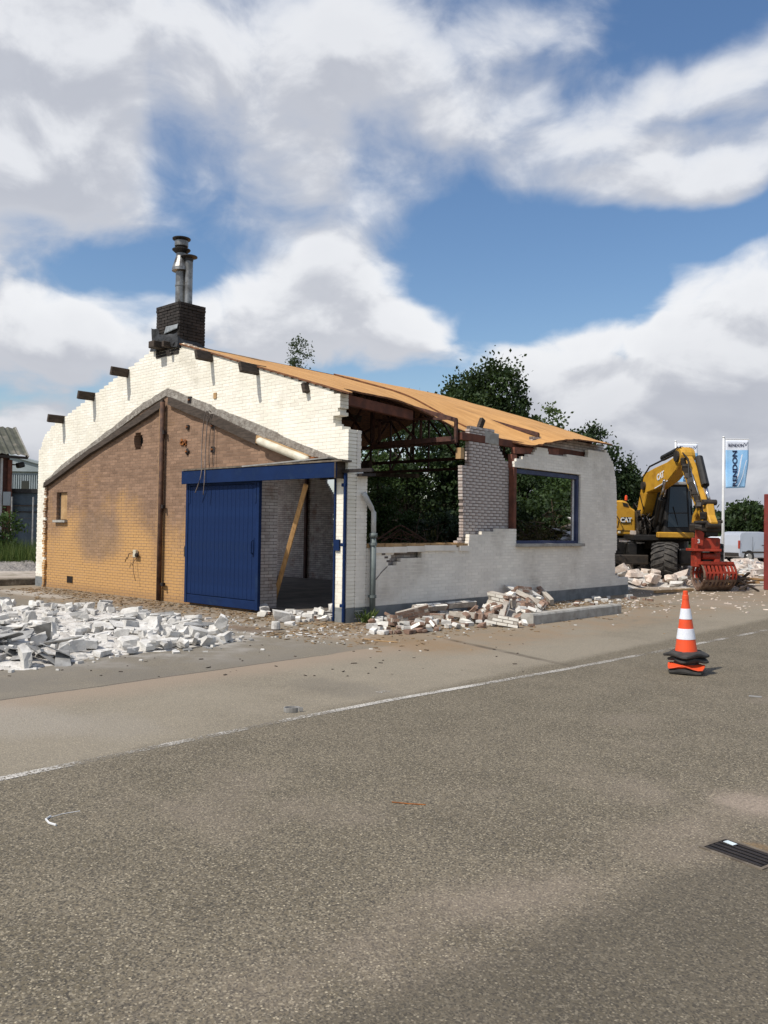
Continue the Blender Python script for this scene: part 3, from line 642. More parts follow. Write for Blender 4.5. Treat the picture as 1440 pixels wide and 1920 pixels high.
# ---- roof
RX, RZ, SL = -5.65, 5.78, .305
def roof_z(x, y): return RZ-SL*abs(x-RX)-.03*math.sin(max(0,min(1,y/9.5))*math.pi)
def sheet_roof(name, ya, yb, edge, droop, nu=26, nv=60, raga=0, ragb=0):
    top_, bot = [], []
    for i in range(nv+1):
        v = i/nv; y = ya+(yb-ya)*v; e = edge(y)
        for k in range(nu+1):
            u = k/nu; x = RX+(e-RX)*u
            yy = y+(raga*nz((x*2.3, 1, 0)) if i == 0 else 0)+(ragb*nz((x*2.3, 9, 0)) if i == nv else 0)
            z = roof_z(x, yy)+droop(x, yy)+.008*nz((x*1.2, y*1.2, 3))+.004*nz((x*4, y*4, 5))
            top_.append((x, yy, z))
    n = len(top_); bot = [(x, y, z-.035) for x, y, z in top_]
    f = []; mi = []
    for i in range(nv):
        for k in range(nu):
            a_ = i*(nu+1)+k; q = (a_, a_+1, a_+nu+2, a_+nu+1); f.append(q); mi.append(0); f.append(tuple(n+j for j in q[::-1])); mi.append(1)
    rim = [k for k in range(nu+1)]+[i*(nu+1)+nu for i in range(1, nv+1)]+[nv*(nu+1)+k for k in range(nu-1, -1, -1)]+[i*(nu+1) for i in range(nv-1, 0, -1)]
    for a_, b_ in zip(rim, rim[1:]+rim[:1]): f.append((a_, b_, n+b_, n+a_)); mi.append(1)
    m = MB(); m.v = top_+bot; m.f = f; m.r = [.5]*len(f); m.m = mi
    return m.build(name, ['roof', 'roof_edge'], BL)
def sstep(a_, b_, v): v = max(0, min(1, (v-a_)/(b_-a_))); return v*v*(3-2*v)
rag = lambda y, s=1: .05*s*nz((y*2.1, 4.4, 0))+.05*s*nz((y*7.3, 1.4, 0))+.025*s*nz((y*19, 1.4, 0))
e1 = lambda y: .03-.80*sstep(.0,.7,y)+.10*sstep(4.0,5.2,y)+rag(y, 1 if y > .5 else .3)
sag = lambda x, y: -.48*sstep(-3.6,-.3,x)*sstep(1.9,5.0,y)*(1-.9*sstep(5.0,7.8,y))
dr1 = sag
e2 = lambda y: .10+.12*sstep(6.0,7.2,y)+rag(y,.9)-.35*sstep(5.9,5.0,y)
dr2 = lambda x, y: .045+sag(x, y)-.06*sstep(-2,.2,x)+.10*sstep(-1.6,-.2,x)*(1-sstep(5.0,6.0,y))
sheet_roof('roof_sheet', -.04, 5.45, e1, dr1, ragb=.15)
sheet_roof('roof_sheet', 5.1, 9.45, e2, dr2, ragb=.22, raga=.1)
# left slope
sl_ = lambda name, ya, yb: None
m = MB(); ny = 20
vs = []
for i in range(ny+1):
    y = .25+(10.6-.25)*i/ny
    for k in range(11):
        x = RX+(X_END-.0-RX)*k/10; vs.append((x, y+(.25*nz((x,1,1)) if i == ny else 0), RZ-.31*abs(x-RX)-.02))
n = len(vs); m.v = vs+[(x,y,z-.035) for x,y,z in vs]
for i in range(ny):
    for k in range(10):
        a_ = i*11+k; q = (a_, a_+1, a_+12, a_+11); m.f += [q, tuple(n+j for j in q[::-1])]; m.m += [0,1]
rim = list(range(11))+[i*11+10 for i in range(1,ny+1)]+[ny*11+k for k in range(9,-1,-1)]+[i*11 for i in range(ny-1,0,-1)]
for a_, b_ in zip(rim, rim[1:]+rim[:1]): m.f.append((a_, b_, n+b_, n+a_)); m.m.append(1)
m.r = [.5]*len(m.f); m.build('roof_sheet', ['roof','roof_edge'], BL)
# purlins: run the length of the building, stubs stick out of the gable
def purlin(px, py, out, sgn, wd=.085, ht=.17, ye=9.0, mat='timber_dark', dz=0):
    X, Z = gp(px, py)
    tilt = -sgn*.29
    m = MB(); Mx = Matrix.Rotation(tilt, 3, 'Y')
    m.box((X, (.215-out)/2, Z+dz), (wd, .215+out, ht), Mx)
    zi = RZ-.31*abs(X-RX)-.16-ht/2; m.box((X, (.216+ye)/2, zi), (wd*.98, ye-.216, ht), Mx); return m.build('purlin', mat, BL, bevel=.008)
for q in [(119,787,.42,-1),(176,744,.42,-1),(240,700,.44,-1)]: purlin(*q, ye=7.9, ht=.2)
for q in [(397,670,.40,1),(483,694,.44,1)]: purlin(*q, ht=.2, ye=2.3)
purlin(577,728,.12,1, wd=.09, ht=.18, ye=2.2)
X, Z = gp(306,648); m = MB(); m.box((X,-.12,Z-.02), (.22,.38,.15)); m.build('ridge_beam_end', 'timber_dark', BL, bevel=.01); m = MB(); m.box((X+.36,-.09,Z-.05), (.08,.32,.13)); m.build('ridge_beam_end', 'timber_dark', BL, bevel=.01)
# eave beam along the open side
m = MB(); m.beam((-.90,.25,4.13), (-.90,2.75,4.02), .10, .20); m.build('eave_beam', 'fascia', BL, bevel=.008)
m = MB(); m.beam((-.20,3.5,3.62), (-.20,9.6,3.60), .10, .16); m.build('eave_beam', 'fascia', BL, bevel=.008)
# stub standing up on the pier
y, z = spx(903,838,-.16); 
a_, b_ = spx(899,803,-.2), spx(905,786,-.2); m = MB(); m.beam((-.2,a_[0],a_[1]), (-.2,b_[0],b_[1]), .08, .12); m.build('timber_stub', 'timber_dark', BL)
# steel trusses across the building
def truss(y, zc, mat, x0=-.25):
    m = MB(); 
    m.beam((x0,y,zc), (X_END+.3,y,zc), .07, .08)
    m.beam((x0,y,roof_z(x0,y)-.16), (RX,y,RZ-.18), .07, .09); m.beam((X_END+.3,y,RZ-.31*5.85-.16), (RX,y,RZ-.18), .07, .09)
    pts = [-1.2,-2.6,-4.1,RX,-7.2,-8.7,-10.1]
    for i, x in enumerate(pts):
        zt_ = roof_z(x,y)-.18; m.beam((x,y,zc), (x,y,zt_), .045, .045)
        nx = pts[i+1] if i+1 < len(pts) else None
        if nx is not None:
            if x > RX: m.beam((x,y,zc), (nx,y,roof_z(nx,y)-.18), .045, .045)
            else: m.beam((x,y,zt_), (nx,y,zc), .045, .045)
    m.beam((x0,y,zc-.02), (x0,y,roof_z(x0,y)-.14), .06, .06)
    return m.build('truss', mat, BL)
truss(3.42, 3.50, 'steel'); truss(6.6, 3.48, 'steel'); truss(9.15, 3.46, 'steel')
m = MB(); m.beam((-.27,3.30,3.55), (-2.5,3.30,3.55), .05, .10); m.beam((-.27,3.30,3.97), (-2.4,3.30,4.10), .05, .05); m.beam((-2.3,3.3,3.55),(-2.3,3.3,4.1),.05,.05); m.build('truss_end_bracket', 'steel', BL)
# hanging timbers inside
for (a_, b_, wd, ht, mt) in [((-3.4,4.2,3.15),(-7.2,5.9,3.3),.08,.30,'timber_dark'), ((-3.6,4.3,2.95),(-6.6,5.6,3.05),.08,.10,'timber_grey'), ((-3.1,5.6,3.0),(-5.2,5.9,3.12),.12,.10,'timber_grey')]:
    m = MB(); m.beam(a_, b_, wd, ht); m.build('hanging_timber', mt, BL)
# ---- chimney
cx0, cx1 = gp(293,600)[0]+.03, gp(337,600)[0]; cz0, cz1 = 5.42, gp(337,564)[1]; cdp = .68
chm = MB(); 
m = MB(); nco = 0; zz = cz0; j = 0; ch_ = .068
while zz < cz1-.02:
    pr = .012 if (cz1-zz) < .16 else 0
    for side_ in range(4):
        Lw = (cx1-cx0) if side_ % 2 == 0 else cdp
        off = .11 if (j+side_) % 2 else 0.0
        u = 0.0
        while u < Lw-.001:
            u2 = min(Lw, u+(.11 if (u == 0 and off) else .22)); cu_ = (u+u2)/2; L = u2-u-.012
            if L > .03:
                jt = rng.uniform(-.004,.004)+pr
                if side_ == 0: c = (cx0+cu_, .045-jt-.01, zz+ch_/2)
                elif side_ == 2: c = (cx0+cu_, cdp-.045+jt-.01, zz+ch_/2)
                elif side_ == 1: c = (cx1-.045+jt, cu_-.01, zz+ch_/2)
                else: c = (cx0+.045-jt, cu_-.01, zz+ch_/2)
                m.box(c, (L,.1,ch_-.012) if side_ % 2 == 0 else (.1,L,ch_-.012))
            u = u2
    zz += ch_; j += 1
ck = MB(); ck.box(((cx0+cx1)/2, cdp/2-.01, (cz0+zz)/2-.004), (cx1-cx0-.03, cdp-.03, zz-cz0-.008))
CHM = ck.build('chimney', 'black_joint', BL); stuff(m.build('chimney_brickwork', 'black_brick', CHM))
ccx, ccy = (cx0+cx1)/2, cdp/2
def crumple(pts, amp, sd, mat, name, th=.012):
    nu, nv = 10, 5; vs = []
    a_, b_, c_, d_ = [Vector(q) for q in pts]
    for i in range(nv+1):
        for k in range(nu+1):
            u, v = k/nu, i/nv; p = (a_*(1-u)+b_*u)*(1-v)+(d_*(1-u)+c_*u)*v
            p += Vector((nz((p.x*3+sd,p.y*3,p.z*3)), nz((p.x*3,p.y*3+sd+9,p.z*3))-.3, nz((p.x*3,p.y*3,p.z*3+sd+5))))*amp; vs.append(p)
    m = MB(); n = len(vs); m.v = [tuple(p) for p in vs]+[tuple(p+Vector((0,.004,-th))) for p in vs]
    for i in range(nv):
        for k in range(nu):
            q = i*(nu+1)+k; fq = (q, q+1, q+nu+2, q+nu+1); m.f += [fq, tuple(n+j for j in fq[::-1])]
    m.r = [.5]*len(m.f); m.m = [0]*len(m.f); return m.build(name, mat, CHM, smooth=True)
crumple([(cx0-.10,-.06,5.66),(cx1+.03,-.06,5.58),(cx1+.04,-.03,5.86),(cx0-.02,-.03,5.93)], .07, 1, 'lead', 'flashing')
crumple([(cx0-.12,-.09,5.60),(cx0+.25,-.09,5.58),(cx0+.2,-.05,6.05),(cx0-.03,-.05,6.12)], .08, 4, 'lead', 'flashing')
crumple([(cx0+.36,-.05,5.93),(cx1-.02,-.05,5.98),(cx1-.02,-.03,6.09),(cx0+.4,-.03,6.07)], .03, 8, 'lead_light', 'flashing')
crumple([(cx1+.10,-.12,5.56),(cx1+.10,cdp+.25,5.48),(cx1+.01,cdp+.05,5.66),(cx1+.01,-.05,5.80)], .05, 12, 'lead', 'flashing')
crumple([(cx1-.1,-.10,5.60),(cx1+.14,cdp+.3,5.46),(cx1+.04,cdp+.2,5.60),(cx1-.05,-.02,5.76)], .05, 15, 'lead', 'flashing')
# flues
def flue(px, ptop, rad, prof_fn, name):
    q = None
    f = CHM
    return f
fx, fy = ccx-.02, ccy-.02
zt = lambda py: 1.65+(D(342,py,1)-CAM).z*((Vector((fx,fy,0))-CAM).dot(Vector((FH.x,FH.y,0))))
T = Matrix.Translation((fx,fy,0))
m = MB(); m.lathe([(.115,cz1-.1),(.115,zt(535)),(.125,zt(535)),(.125,zt(532)),(.115,zt(532)),(.115,zt(508)),(.20,zt(506)),(.195,zt(500)),(.15,zt(488)),(.115,zt(478)),(.115,zt(466))], 24, T)
F1 = m.build('flue_pipe', 'flue', CHM, smooth=False)
m = MB(); m.lathe([(.11,zt(473)),(.20,zt(466.5)),(.205,zt(465)),(.12,zt(462)),(.145,zt(459)),(.145,zt(448)),(.20,zt(446)),(.205,zt(444)),(.06,zt(440)),(.001,zt(439.5))], 24, T); m.build('flue_cap', 'flue_dark', F1)
m = MB(); m.lathe([(.151,zt(459)),(.153,zt(457)),(.153,zt(449.5)),(.151,zt(449))], 24, T); m.build('cap_band', 'flue', F1)
pz = D(358,520,1); f2 = Vector((ccx+.17, ccy+.06, 0))
T2 = Matrix.Translation((f2.x, f2.y, 0))
m = MB(); m.lathe([(.088,cz1-.1),(.088,zt(486))], 20, T2); F2 = m.build('flue_pipe', 'flue', CHM)
m = MB(); m.lathe([(.09,zt(489)),(.10,zt(484)),(.185,zt(481)),(.185,zt(479.5)),(.02,zt(476))], 20, T2); m.build('flue_cap', 'flue_dark', F2)
# ---- cement scar and boards of the vanished lean-to roof
def strip(name, lo, hi, y0, th, mat, jag=0, seg=6):
    m = MB(); P = []
    def dens(l):
        o = []
        for (a_, b_) in zip(l[:-1], l[1:]):
            for k in range(seg): o.append((a_[0]+(b_[0]-a_[0])*k/seg, a_[1]+(b_[1]-a_[1])*k/seg))
        return o+[l[-1]]
    L, H_ = dens([gp(*q) for q in lo]), dens([gp(*q) for q in hi])
    n = min(len(L), len(H_))
    for i in range(n):
        j = jag*nz((L[i][0]*9, 3, 1)); k = jag*nz((H_[i][0]*9, 7, 2)); b_ = th*(1+.5*nz((L[i][0]*6,1,7))) if jag else th
        l, h = (L[i][0], L[i][1]+j*.3), (H_[i][0], H_[i][1]+k)
        P += [(l[0], y0, l[1]), (l[0], y0-b_, l[1]+.01), (h[0], y0-b_*.8, h[1]-.01), (h[0], y0, h[1])]
    m.v = P
    for i in range(n-1):
        for k in range(3): m.f.append((i*4+k, i*4+k+1, i*4+5+k, i*4+4+k))
    m.f += [(0,1,2,3), tuple((n-1)*4+k for k in (3,2,1,0))]; m.r = [.5]*len(m.f); m.m = [0]*len(m.f)
    return m.build(name, mat, BL)
strip('mortar_scar', [(87,908),(122,878),(172,842),(232,798),(270,770),(314,742)], [(86,901),(122,866),(172,831),(232,784),(270,755),(315,727)], .004, .03, 'cement', .05)
strip('mortar_scar', [(314,744),(395,781),(470,812),(545,846),(632,876)], [(315,727),(395,759),(467,788),(545,824),(637,861)], .004, .03, 'cement', .05)
strip('verge_board', [(87,915),(172,853),(285,781),(309,764)], [(87,905),(172,841),(285,766),(309,749)], -.01, .07, 'timber_dark', .012)
strip('verge_board', [(320,760),(400,795),(440,812)], [(320,744),(400,777),(440,795)], -.01, .07, 'timber_dark', .008)
strip('verge_board', [(404,797),(450,818),(486,835)], [(402,776),(450,799),(486,816)], -.03, .07, 'timber_dark', .008)
strip('verge_board', [(486,832),(540,855),(584,873)], [(486,816),(540,842),(584,862)], -.02, .08, 'timber_tan', .02)
# brick arch-ish lip at the left edge: broken return of the vanished wall
m = MB(); xx = gp(86,1000)[0]
for j in range(int(2.7/CH)):
    if rng.random() < .8: m.box((xx+rng.uniform(-.03,.03), -.02, (j+.5)*CH), (.11+rng.uniform(-.03,.03), .06+rng.uniform(-.02,.03), CH-.012))
stuff(m.build('broken_brick_edge', 'brown', BL))
# ---- iron pipe down the middle
xq, zq = gp(311,765); x2, _ = gp(304,1100)
m = MB(); m.tube([(xq,-.09,zq+.12),(x2,-.09,.02)], .05, 12); IP = m.build('iron_downpipe', 'rust_pipe', BL, smooth=True)
m = MB(); m.tube([(xq-.10,-.03,zq+.0),(x2-.10,-.03,.02)], .055, 8); m.build('timber_cover_strip', 'timber_tan', IP)
for py in (812, 950, 1095):
    q = gp(309 if py < 900 else 307, py); m = MB(); m.box((q[0]+.02,-.06,q[1]), (.20,.05,.05)); m.box((q[0]+.11,-.09,q[1]), (.05,.06,.08)); m.build('pipe_bracket', 'iron', IP)
# ---- blocked vent window, flue hole backing, air grille, plates
m = MB(); m.box(((vent_x0+vent_x1)/2, .12, (vent_z0+vent_z1)/2), (vent_x1-vent_x0+.02, .05, vent_z1-vent_z0+.02)); VW = m.build('vent_window', 'timber_dark', BL)
m = MB(); m.box(((vent_x0+vent_x1)/2+.04, .085, (vent_z0+vent_z1)/2), (vent_x1-vent_x0-.14, .03, vent_z1-vent_z0-.03)); m.build('board', 'timber_tan', VW)
m = MB(); m.box(((vent_x0+vent_x1)/2, -.02, vent_z0-.03), (vent_x1-vent_x0+.10, .12, .06)); m.build('sill', 'concrete', VW)
m = MB(); m.box((hc[0], .19, hc[1]), (.6,.02,.6)); m.build('flue_hole_shade', 'black_joint', BL)  # black sheet stands for the shade inside the hole
gq = gp(131,1088)
m = MB(); [m.box((gq[0]+dx, -.004, gq[1]+.02), (.035,.02,.17)) for dx in (-.12,-.06,0,.06,.12)]; m.build('air_grille', 'iron', BL)
for (px, py, s_) in [(353,801,.09),(400,799,.1),(400,843,.11),(352,847,.10),(357,750,.13)]:
    q = gp(px, py); m = MB(); m.box((q[0],-.015,q[1]), (s_,.03,s_*1.15), Matrix.Rotation(.7 if py == 847 else .1,3,'Y')); a__ = m.build('anchor_plate', 'iron', BL, bevel=.006)
    m = MB(); m.lathe([(.022,0),(.018,.03),(.001,.032)], 8, Matrix.Translation((q[0],-.03,q[1])) @ Matrix.Rotation(R(90),4,'X')); m.build('bolt', 'rust', a__)
q = gp(345,830); m = MB()
for k in range(7): m.box((q[0]+rng.uniform(-.1,.1),-.012,q[1]+rng.uniform(-.05,.05)), (.07,.03,.05), Matrix.Rotation(rng.random(),3,'Y'))
m.build('rusty_bracket', 'rust', BL)
q = gp(404,742); m = MB(); m.box((q[0],-.01,q[1]), (.1,.02,.12)); m.build('wall_eye', 'timber_tan', BL)
# ---- blue sliding door and track
dx0, dx1 = gp(349,1020,-.10)[0], gp(486.5,1020,-.10)[0]; dz0, dz1 = .05, 2.60
DR = MB(); DR.box(((dx0+dx1)/2, -.075, (dz0+dz1)/2), (dx1-dx0, .03, dz1-dz0)); DRo = DR.build('sliding_door', 'blue', BL)
npl = 17; pw = (dx1-dx0-.16)/npl
pm0 = MB(); pm0.box((0,0,0), (pw-.0035, .024, dz1-dz0-.30), r=.5); pl0 = pm0.build('plank', 'blue', DRo, bevel=.004)
for k in range(npl):
    o = pl0 if k == 0 else pl0.copy()
    if k: C.objects.link(o)
    o.location = (dx0+.08+pw*(k+.5), -.102+rng.uniform(-.0015,.0015), (dz0+dz1)/2+.04)
m = MB(); m.box((dx0+.04,-.108,(dz0+dz1)/2), (.08,.045,dz1-dz0-.004)); m.box((dx1-.04,-.108,(dz0+dz1)/2), (.08,.045,dz1-dz0-.004)); m.box(((dx0+dx1)/2,-.104,dz0+.09), (dx1-dx0-.17,.035,.17)); m.box(((dx0+dx1)/2,-.104,dz1-.05), (dx1-dx0-.17,.035,.09)); m.build('door_frame', 'blue', DRo, bevel=.005)
m = MB(); m.tube([(dx1-.17,-.115,1.13),(dx1-.17,-.17,1.16),(dx1-.17,-.17,1.38),(dx1-.17,-.115,1.41)], .012, 8); m.box((dx1-.17,-.118,1.27),(.05,.008,.36)); m.build('handle', 'blue', DRo)
m = MB(); m.box((dx0-.02,-.09,1.12), (.05,.06,.22)); m.build('latch', 'iron', DRo)
for xx, z in ((dx0+.12,2.33),(dx1-.12,2.33)):
    m = MB(); m.box((xx,-.118,z), (.05,.012,.40)); m.build('hanger_strap', 'blue', DRo)
lx0, lx1 = gp(341,890,-.22)[0], gp(631,880,-.22)[0]
m = MB(); m.box(((lx0+lx1)/2, -.215, 2.68), (lx1-lx0, .03, .275)); m.box(((lx0+lx1)/2,-.11,2.80), (lx1-lx0-.02,.18,.03)); TC_ = m.build('track_cover', 'blue', BL, bevel=.006)
m = MB(); m.box(((lx0+lx1)/2+.1,-.12,2.835), (lx1-lx0+.1,.25,.03)); m.build('cover_board', 'timber_grey', TC_)
m = MB(); m.box((lx1-1.4,-.14,2.865), (2.4,.22,.025), Matrix.Rotation(-.025,3,'Y')); m.build('zinc_flashing', 'zinc', TC_)
m = MB(); m.box((lx1-.02,-.12,2.70), (.035,.24,.34)); m.build('end_board', 'timber_dark', TC_)
m = MB(); m.box(((DX0+DX1)/2, -.06, 2.66), (DX1-DX0+1.9, .05, .06)); m.build('door_rail', 'iron', TC_)
m = MB(); m.box((DX1-.03,.10,1.31), (.055,.16,2.6)); m.build('door_jamb', 'darkwood', BL)
m = MB(); m.box((DX1+.012,-.015,1.31), (.028,.03,2.58)); m.box((DX1+.09,-.02,1.36), (.11,.035,.20)); m.build('door_stop', 'blue', BL)
# blue conduit on the corner
m = MB(); m.box((-.032,-.035,1.34), (.052,.055,2.66)); m.box((-.12,-.03,2.66),(.2,.04,.04)); CO = m.build('blue_conduit', 'blue', BL, bevel=.012)
for z in (2.42,1.37,.30): 
    m = MB(); m.box((-.055,-.036,z), (.10,.062,.06)); m.build('conduit_clip', 'blue', CO, bevel=.008)
# pale corner edge strip
# ---- drainpipe on the side wall
ya = spx(684,905)[0]; yb = spx(694,960)[0]
m = MB(); m.tube([(.05,ya-.08,2.30),(.07,ya-.04,2.22),(.09,yb-.06,2.03),(.09,yb,1.95),(.09,yb,1.45)], .046, 14); DP = m.build('drainpipe', 'pipe_white', BL, smooth=True)
m = MB(); m.tube([(.09,yb,1.52),(.09,yb,.06)], .054, 14); m.lathe([(.07,1.50),(.072,1.50),(.072,1.58),(.065,1.58)],14,Matrix.Translation((.09,yb,0))); m.build('lower_pipe', 'pipe_grey', DP, smooth=True)
for z in (1.36,.42): 
    m = MB(); m.lathe([(.066,z),(.072,z),(.072,z+.05),(.066,z+.05)], 14, Matrix.Translation((.09,yb,0))); m.box((.02,yb,z+.025),(.06,.05,.04)); m.build('pipe_clip', 'pipe_grey', DP)
m = MB(); m.box((.06,ya-.02,2.62),(.12,.36,.05), Matrix.Rotation(.06,3,'X')); m.build('bracket_bar', 'iron', BL)

# ================================================================== loose things on and by the building
def cable(name, pts, rad, label, mat='cable', group=None):
    P = [Vector(p) for p in pts]; o_ = []
    for i in range(len(P)-1):
        p0, p1, p2, p3 = P[max(i-1,0)], P[i], P[i+1], P[min(i+2,len(P)-1)]
        for k in range(6):
            t = k/6; o_.append(.5*((2*p1)+(p2-p0)*t+(2*p0-5*p1+4*p2-p3)*t*t+(3*p1-p0-3*p2+p3)*t**3))
    o_.append(P[-1]); m = MB(); m.tube(o_, rad, 6); return tag(m.build(name, mat, smooth=True), label, 'cable', group)
def gq3(px, py, off): x, z = gp(px, py, -off); return (x, -off, z)
cable('hanging_cable', [gq3(391,774,.10), gq3(386,773,.16), gq3(381,800,.14), gq3(378,850,.16), gq3(377,890,.26), gq3(366,924,.27)], .011, 'grey cable looped over the dark board, its frayed end left of the other', group=None)
cable('hanging_cable', [gq3(396,773,.10), gq3(391,772,.17), gq3(388,800,.15), gq3(385,850,.17), gq3(384,890,.26), gq3(381,928,.27)], .011, 'grey cable looped over the dark board, its straight end hanging further down')
cable('hanging_cable', [gq3(394,776,.09), gq3(394,800,.06), gq3(393,875,.05)], .006, 'thin dark wire running straight down the brown bricks to the cover board')
cable('hanging_cable', [gq3(401,778,.09), gq3(402,820,.05), gq3(401,874,.05)], .006, 'thin dark wire passing the square iron wall plate')
# tube lamp still fixed under the verge board
a_, b_ = Vector(gq3(484,826,.16)), Vector(gq3(578,864,.16))
TL = thing('tube_lamp', 'long yellowed fluorescent tube lamp slanting above the blue track cover', 'lamp', (a_+b_)/2)
d = (b_-a_).normalized(); m = MB(); m.tube([a_, a_+d*.05, b_-d*.05, b_], [.05,.075,.075,.05], 14); m.build('lamp_cover', 'lamp', TL, smooth=True)
m = MB(); m.beam(a_+d*.1+Vector((0,.06,.05)), b_-d*.05+Vector((0,.06,.05)), .09, .07); m.build('lamp_base', 'timber_tan', TL)
m = MB(); m.box(b_+Vector((.08,.06,.02)), (.12,.10,.10)); m.tube([b_, b_+d*.18+Vector((0,.03,.02))], .02, 8); m.build('end_fitting', 'rust', TL)
# junction box with torn wires
q = gp(257,1038); JB = thing('junction_box', 'small white junction box with torn wires on the ochre stained wall', 'junction box', (q[0],-.05,q[1]))
m = MB(); m.box((q[0],-.045,q[1]), (.12,.07,.17)); m.build('box', 'lamp', JB, bevel=.008)
m = MB(); m.lathe([(.05,0),(.045,.05),(.02,.06)], 10, Matrix.Translation((q[0]+.09,-.04,q[1]-.03)) @ Matrix.Rotation(R(90),4,'X')); m.build('socket', 'iron', JB)
m = MB(); m.tube([(q[0]-.04,-.08,q[1]+.02),(q[0]-.14,-.12,q[1]),(q[0]-.22,-.11,q[1]-.12),(q[0]-.28,-.10,q[1]-.10),(q[0]-.34,-.10,q[1]-.2)], .010, 6); m.tube([(q[0]-.02,-.06,q[1]-.08),(q[0],-.1,q[1]-.2),(q[0]+.08,-.13,q[1]-.42),(q[0]+.12,-.1,q[1]-.62)], .007, 6); m.build('wire', 'rust_pipe', JB, smooth=True)
# plank in the doorway
a_ = Vector((-2.45,.55,.04)); 
dr_ = ray(512,1088); a_ = CAM+dr_*((.75-CAM.y)/dr_.y); dr_ = ray(574,908); b_ = CAM+dr_*((.28-CAM.y)/dr_.y); a_.z = .05
m = MB(); m.beam(a_, b_, .035, .092, up=Vector((1,.3,0))); tag(m.build('timber_plank', 'timber_new', bevel=.004), 'pale new timber plank leaning slantwise in the open doorway', 'plank')
m = MB(); 
# ------------------------------------------------------------------ rubble
def chunk_mesh(name, d, mats, rough=.12, sd=0, paint=None):
    r_ = random.Random(sd); bm = bmesh.new(); bmesh.ops.create_cube(bm, size=1)
    bmesh.ops.subdivide_edges(bm, edges=bm.edges[:], cuts=1, use_grid_fill=True)
    for v in bm.verts:
        nzr = sum(1 for c in v.co if abs(c) > .4)
        k = {3: 1.0, 2: .55, 1: .3}[nzr]
        pull = r_.random()**2.2*rough*2.2 if nzr == 3 else r_.random()*rough*.6
        v.co = Vector((v.co.x*(1-pull*k*r_.uniform(.5,1.3)), v.co.y*(1-pull*k*r_.uniform(.5,1.3)), v.co.z*(1-pull*k*r_.uniform(.3,1.2))))
        v.co += Vector((r_.uniform(-1,1), r_.uniform(-1,1), r_.uniform(-1,1)))*rough*.12
        v.co = Vector((v.co.x*d[0], v.co.y*d[1], v.co.z*d[2]))
    k1, k2, k3, k4 = [r_.uniform(-1,1)*min(.45, rough*1.6) for _ in range(4)]
    for v in bm.verts:
        x, y, z = v.co; v.co = Vector((x*(1+k1*y/d[1]*1.2)+k3*y, y*(1+k2*x/d[0]*1.2), z*(1+k4*x/d[0])))
    bmesh.ops.recalc_face_normals(bm, faces=bm.faces)
    bm.normal_update()
    me = bpy.data.meshes.new(name)
    for f in bm.faces:
        f.material_index = 1 if (paint is not None and f.normal.dot(Vector(paint)) > .75) else 0
    bm.to_mesh(me); bm.free()
    for q in mats: me.materials.append(MT[q])
    return me
def brick_cluster(name, nx, nzz, sd):
    r_ = random.Random(sd); bm_ = MB(); 
    for j in range(nzz):
        for i in range(nx):
            if r_.random() < .14: continue
            x = (i-(nx-1)/2)*.215+(.1 if j % 2 else 0); bm_.box((x+r_.uniform(-.004,.004), r_.uniform(-.006,.006), (j-(nzz-1)/2)*.066), (.205,.10,.055), None, r_.random(), 0)
            bm_.box((x, -.052, (j-(nzz-1)/2)*.066), (.2,.004,.05), None, .5, 1)
    bm_.box((0,.0,0), (nx*.215*.93,.092,nzz*.066*.96), None, .5, 2)
    o = bm_.build(name, ['rub_brick','rub_paint','dust']); me = o.data; bpy.data.objects.remove(o); return me
class Heap:
    def __init__(s, x0, y0, x1, y1, c=.04, base=0.0):
        s.x0, s.y0, s.c = x0, y0, c; s.h = np.full((int((x1-x0)/c)+1, int((y1-y0)/c)+1), base)
    def cells(s, x, y, L, W, yaw):
        r_ = math.hypot(L, W)/2; c = s.c
        i0, i1 = max(0, int((x-r_-s.x0)/c)), min(s.h.shape[0]-1, int((x+r_-s.x0)/c)+1); j0, j1 = max(0, int((y-r_-s.y0)/c)), min(s.h.shape[1]-1, int((y+r_-s.y0)/c)+1)
        if i1 <= i0 or j1 <= j0: return None
        I, J = np.meshgrid(np.arange(i0, i1+1), np.arange(j0, j1+1), indexing='ij')
        dx, dy = s.x0+I*c-x, s.y0+J*c-y; cs, sn = math.cos(yaw), math.sin(yaw)
        u, v = dx*cs+dy*sn, -dx*sn+dy*cs; k = (abs(u) <= L/2) & (abs(v) <= W/2)
        return I[k], J[k], dx[k], dy[k]
    def at(s, x, y):
        i, j = int((x-s.x0)/s.c), int((y-s.y0)/s.c); a = s.h[max(i-3,0):i+4, max(j-3,0):j+4]
        return float(a.max()) if a.size else 0.0
    def drop(s, x, y, dims, yaw, maxs=.6, jit=.08):
        L, W, Hh = dims; cl = s.cells(x, y, L, W, yaw)
        if cl is None or len(cl[0]) < 3: return None
        I, J, dx, dy = cl; z = s.h[I, J]
        A = np.stack([dx, dy, np.ones_like(dx)], 1); sol = np.linalg.lstsq(A, z, rcond=None)[0]
        gx_, gy_ = np.clip(sol[0], -maxs, maxs)+rng.uniform(-jit, jit), np.clip(sol[1], -maxs, maxs)+rng.uniform(-jit, jit)
        pl = gx_*dx+gy_*dy; b = np.percentile(z-pl, 88)
        n = Vector((-gx_, -gy_, 1)).normalized(); th = Hh/n.z
        s.h[I, J] = np.maximum(z, pl+b+th)
        X = Vector((math.cos(yaw), math.sin(yaw), 0)); X = (X-n*X.dot(n)).normalized(); Y = n.cross(X)
        Mx = Matrix((X, Y, n)).transposed().to_4x4(); Mx.translation = Vector((x, y, b))+n*Hh*.5
        return Mx
FLIP = {'x': lambda k: Matrix.Rotation(R(90)*k, 4, 'X')}
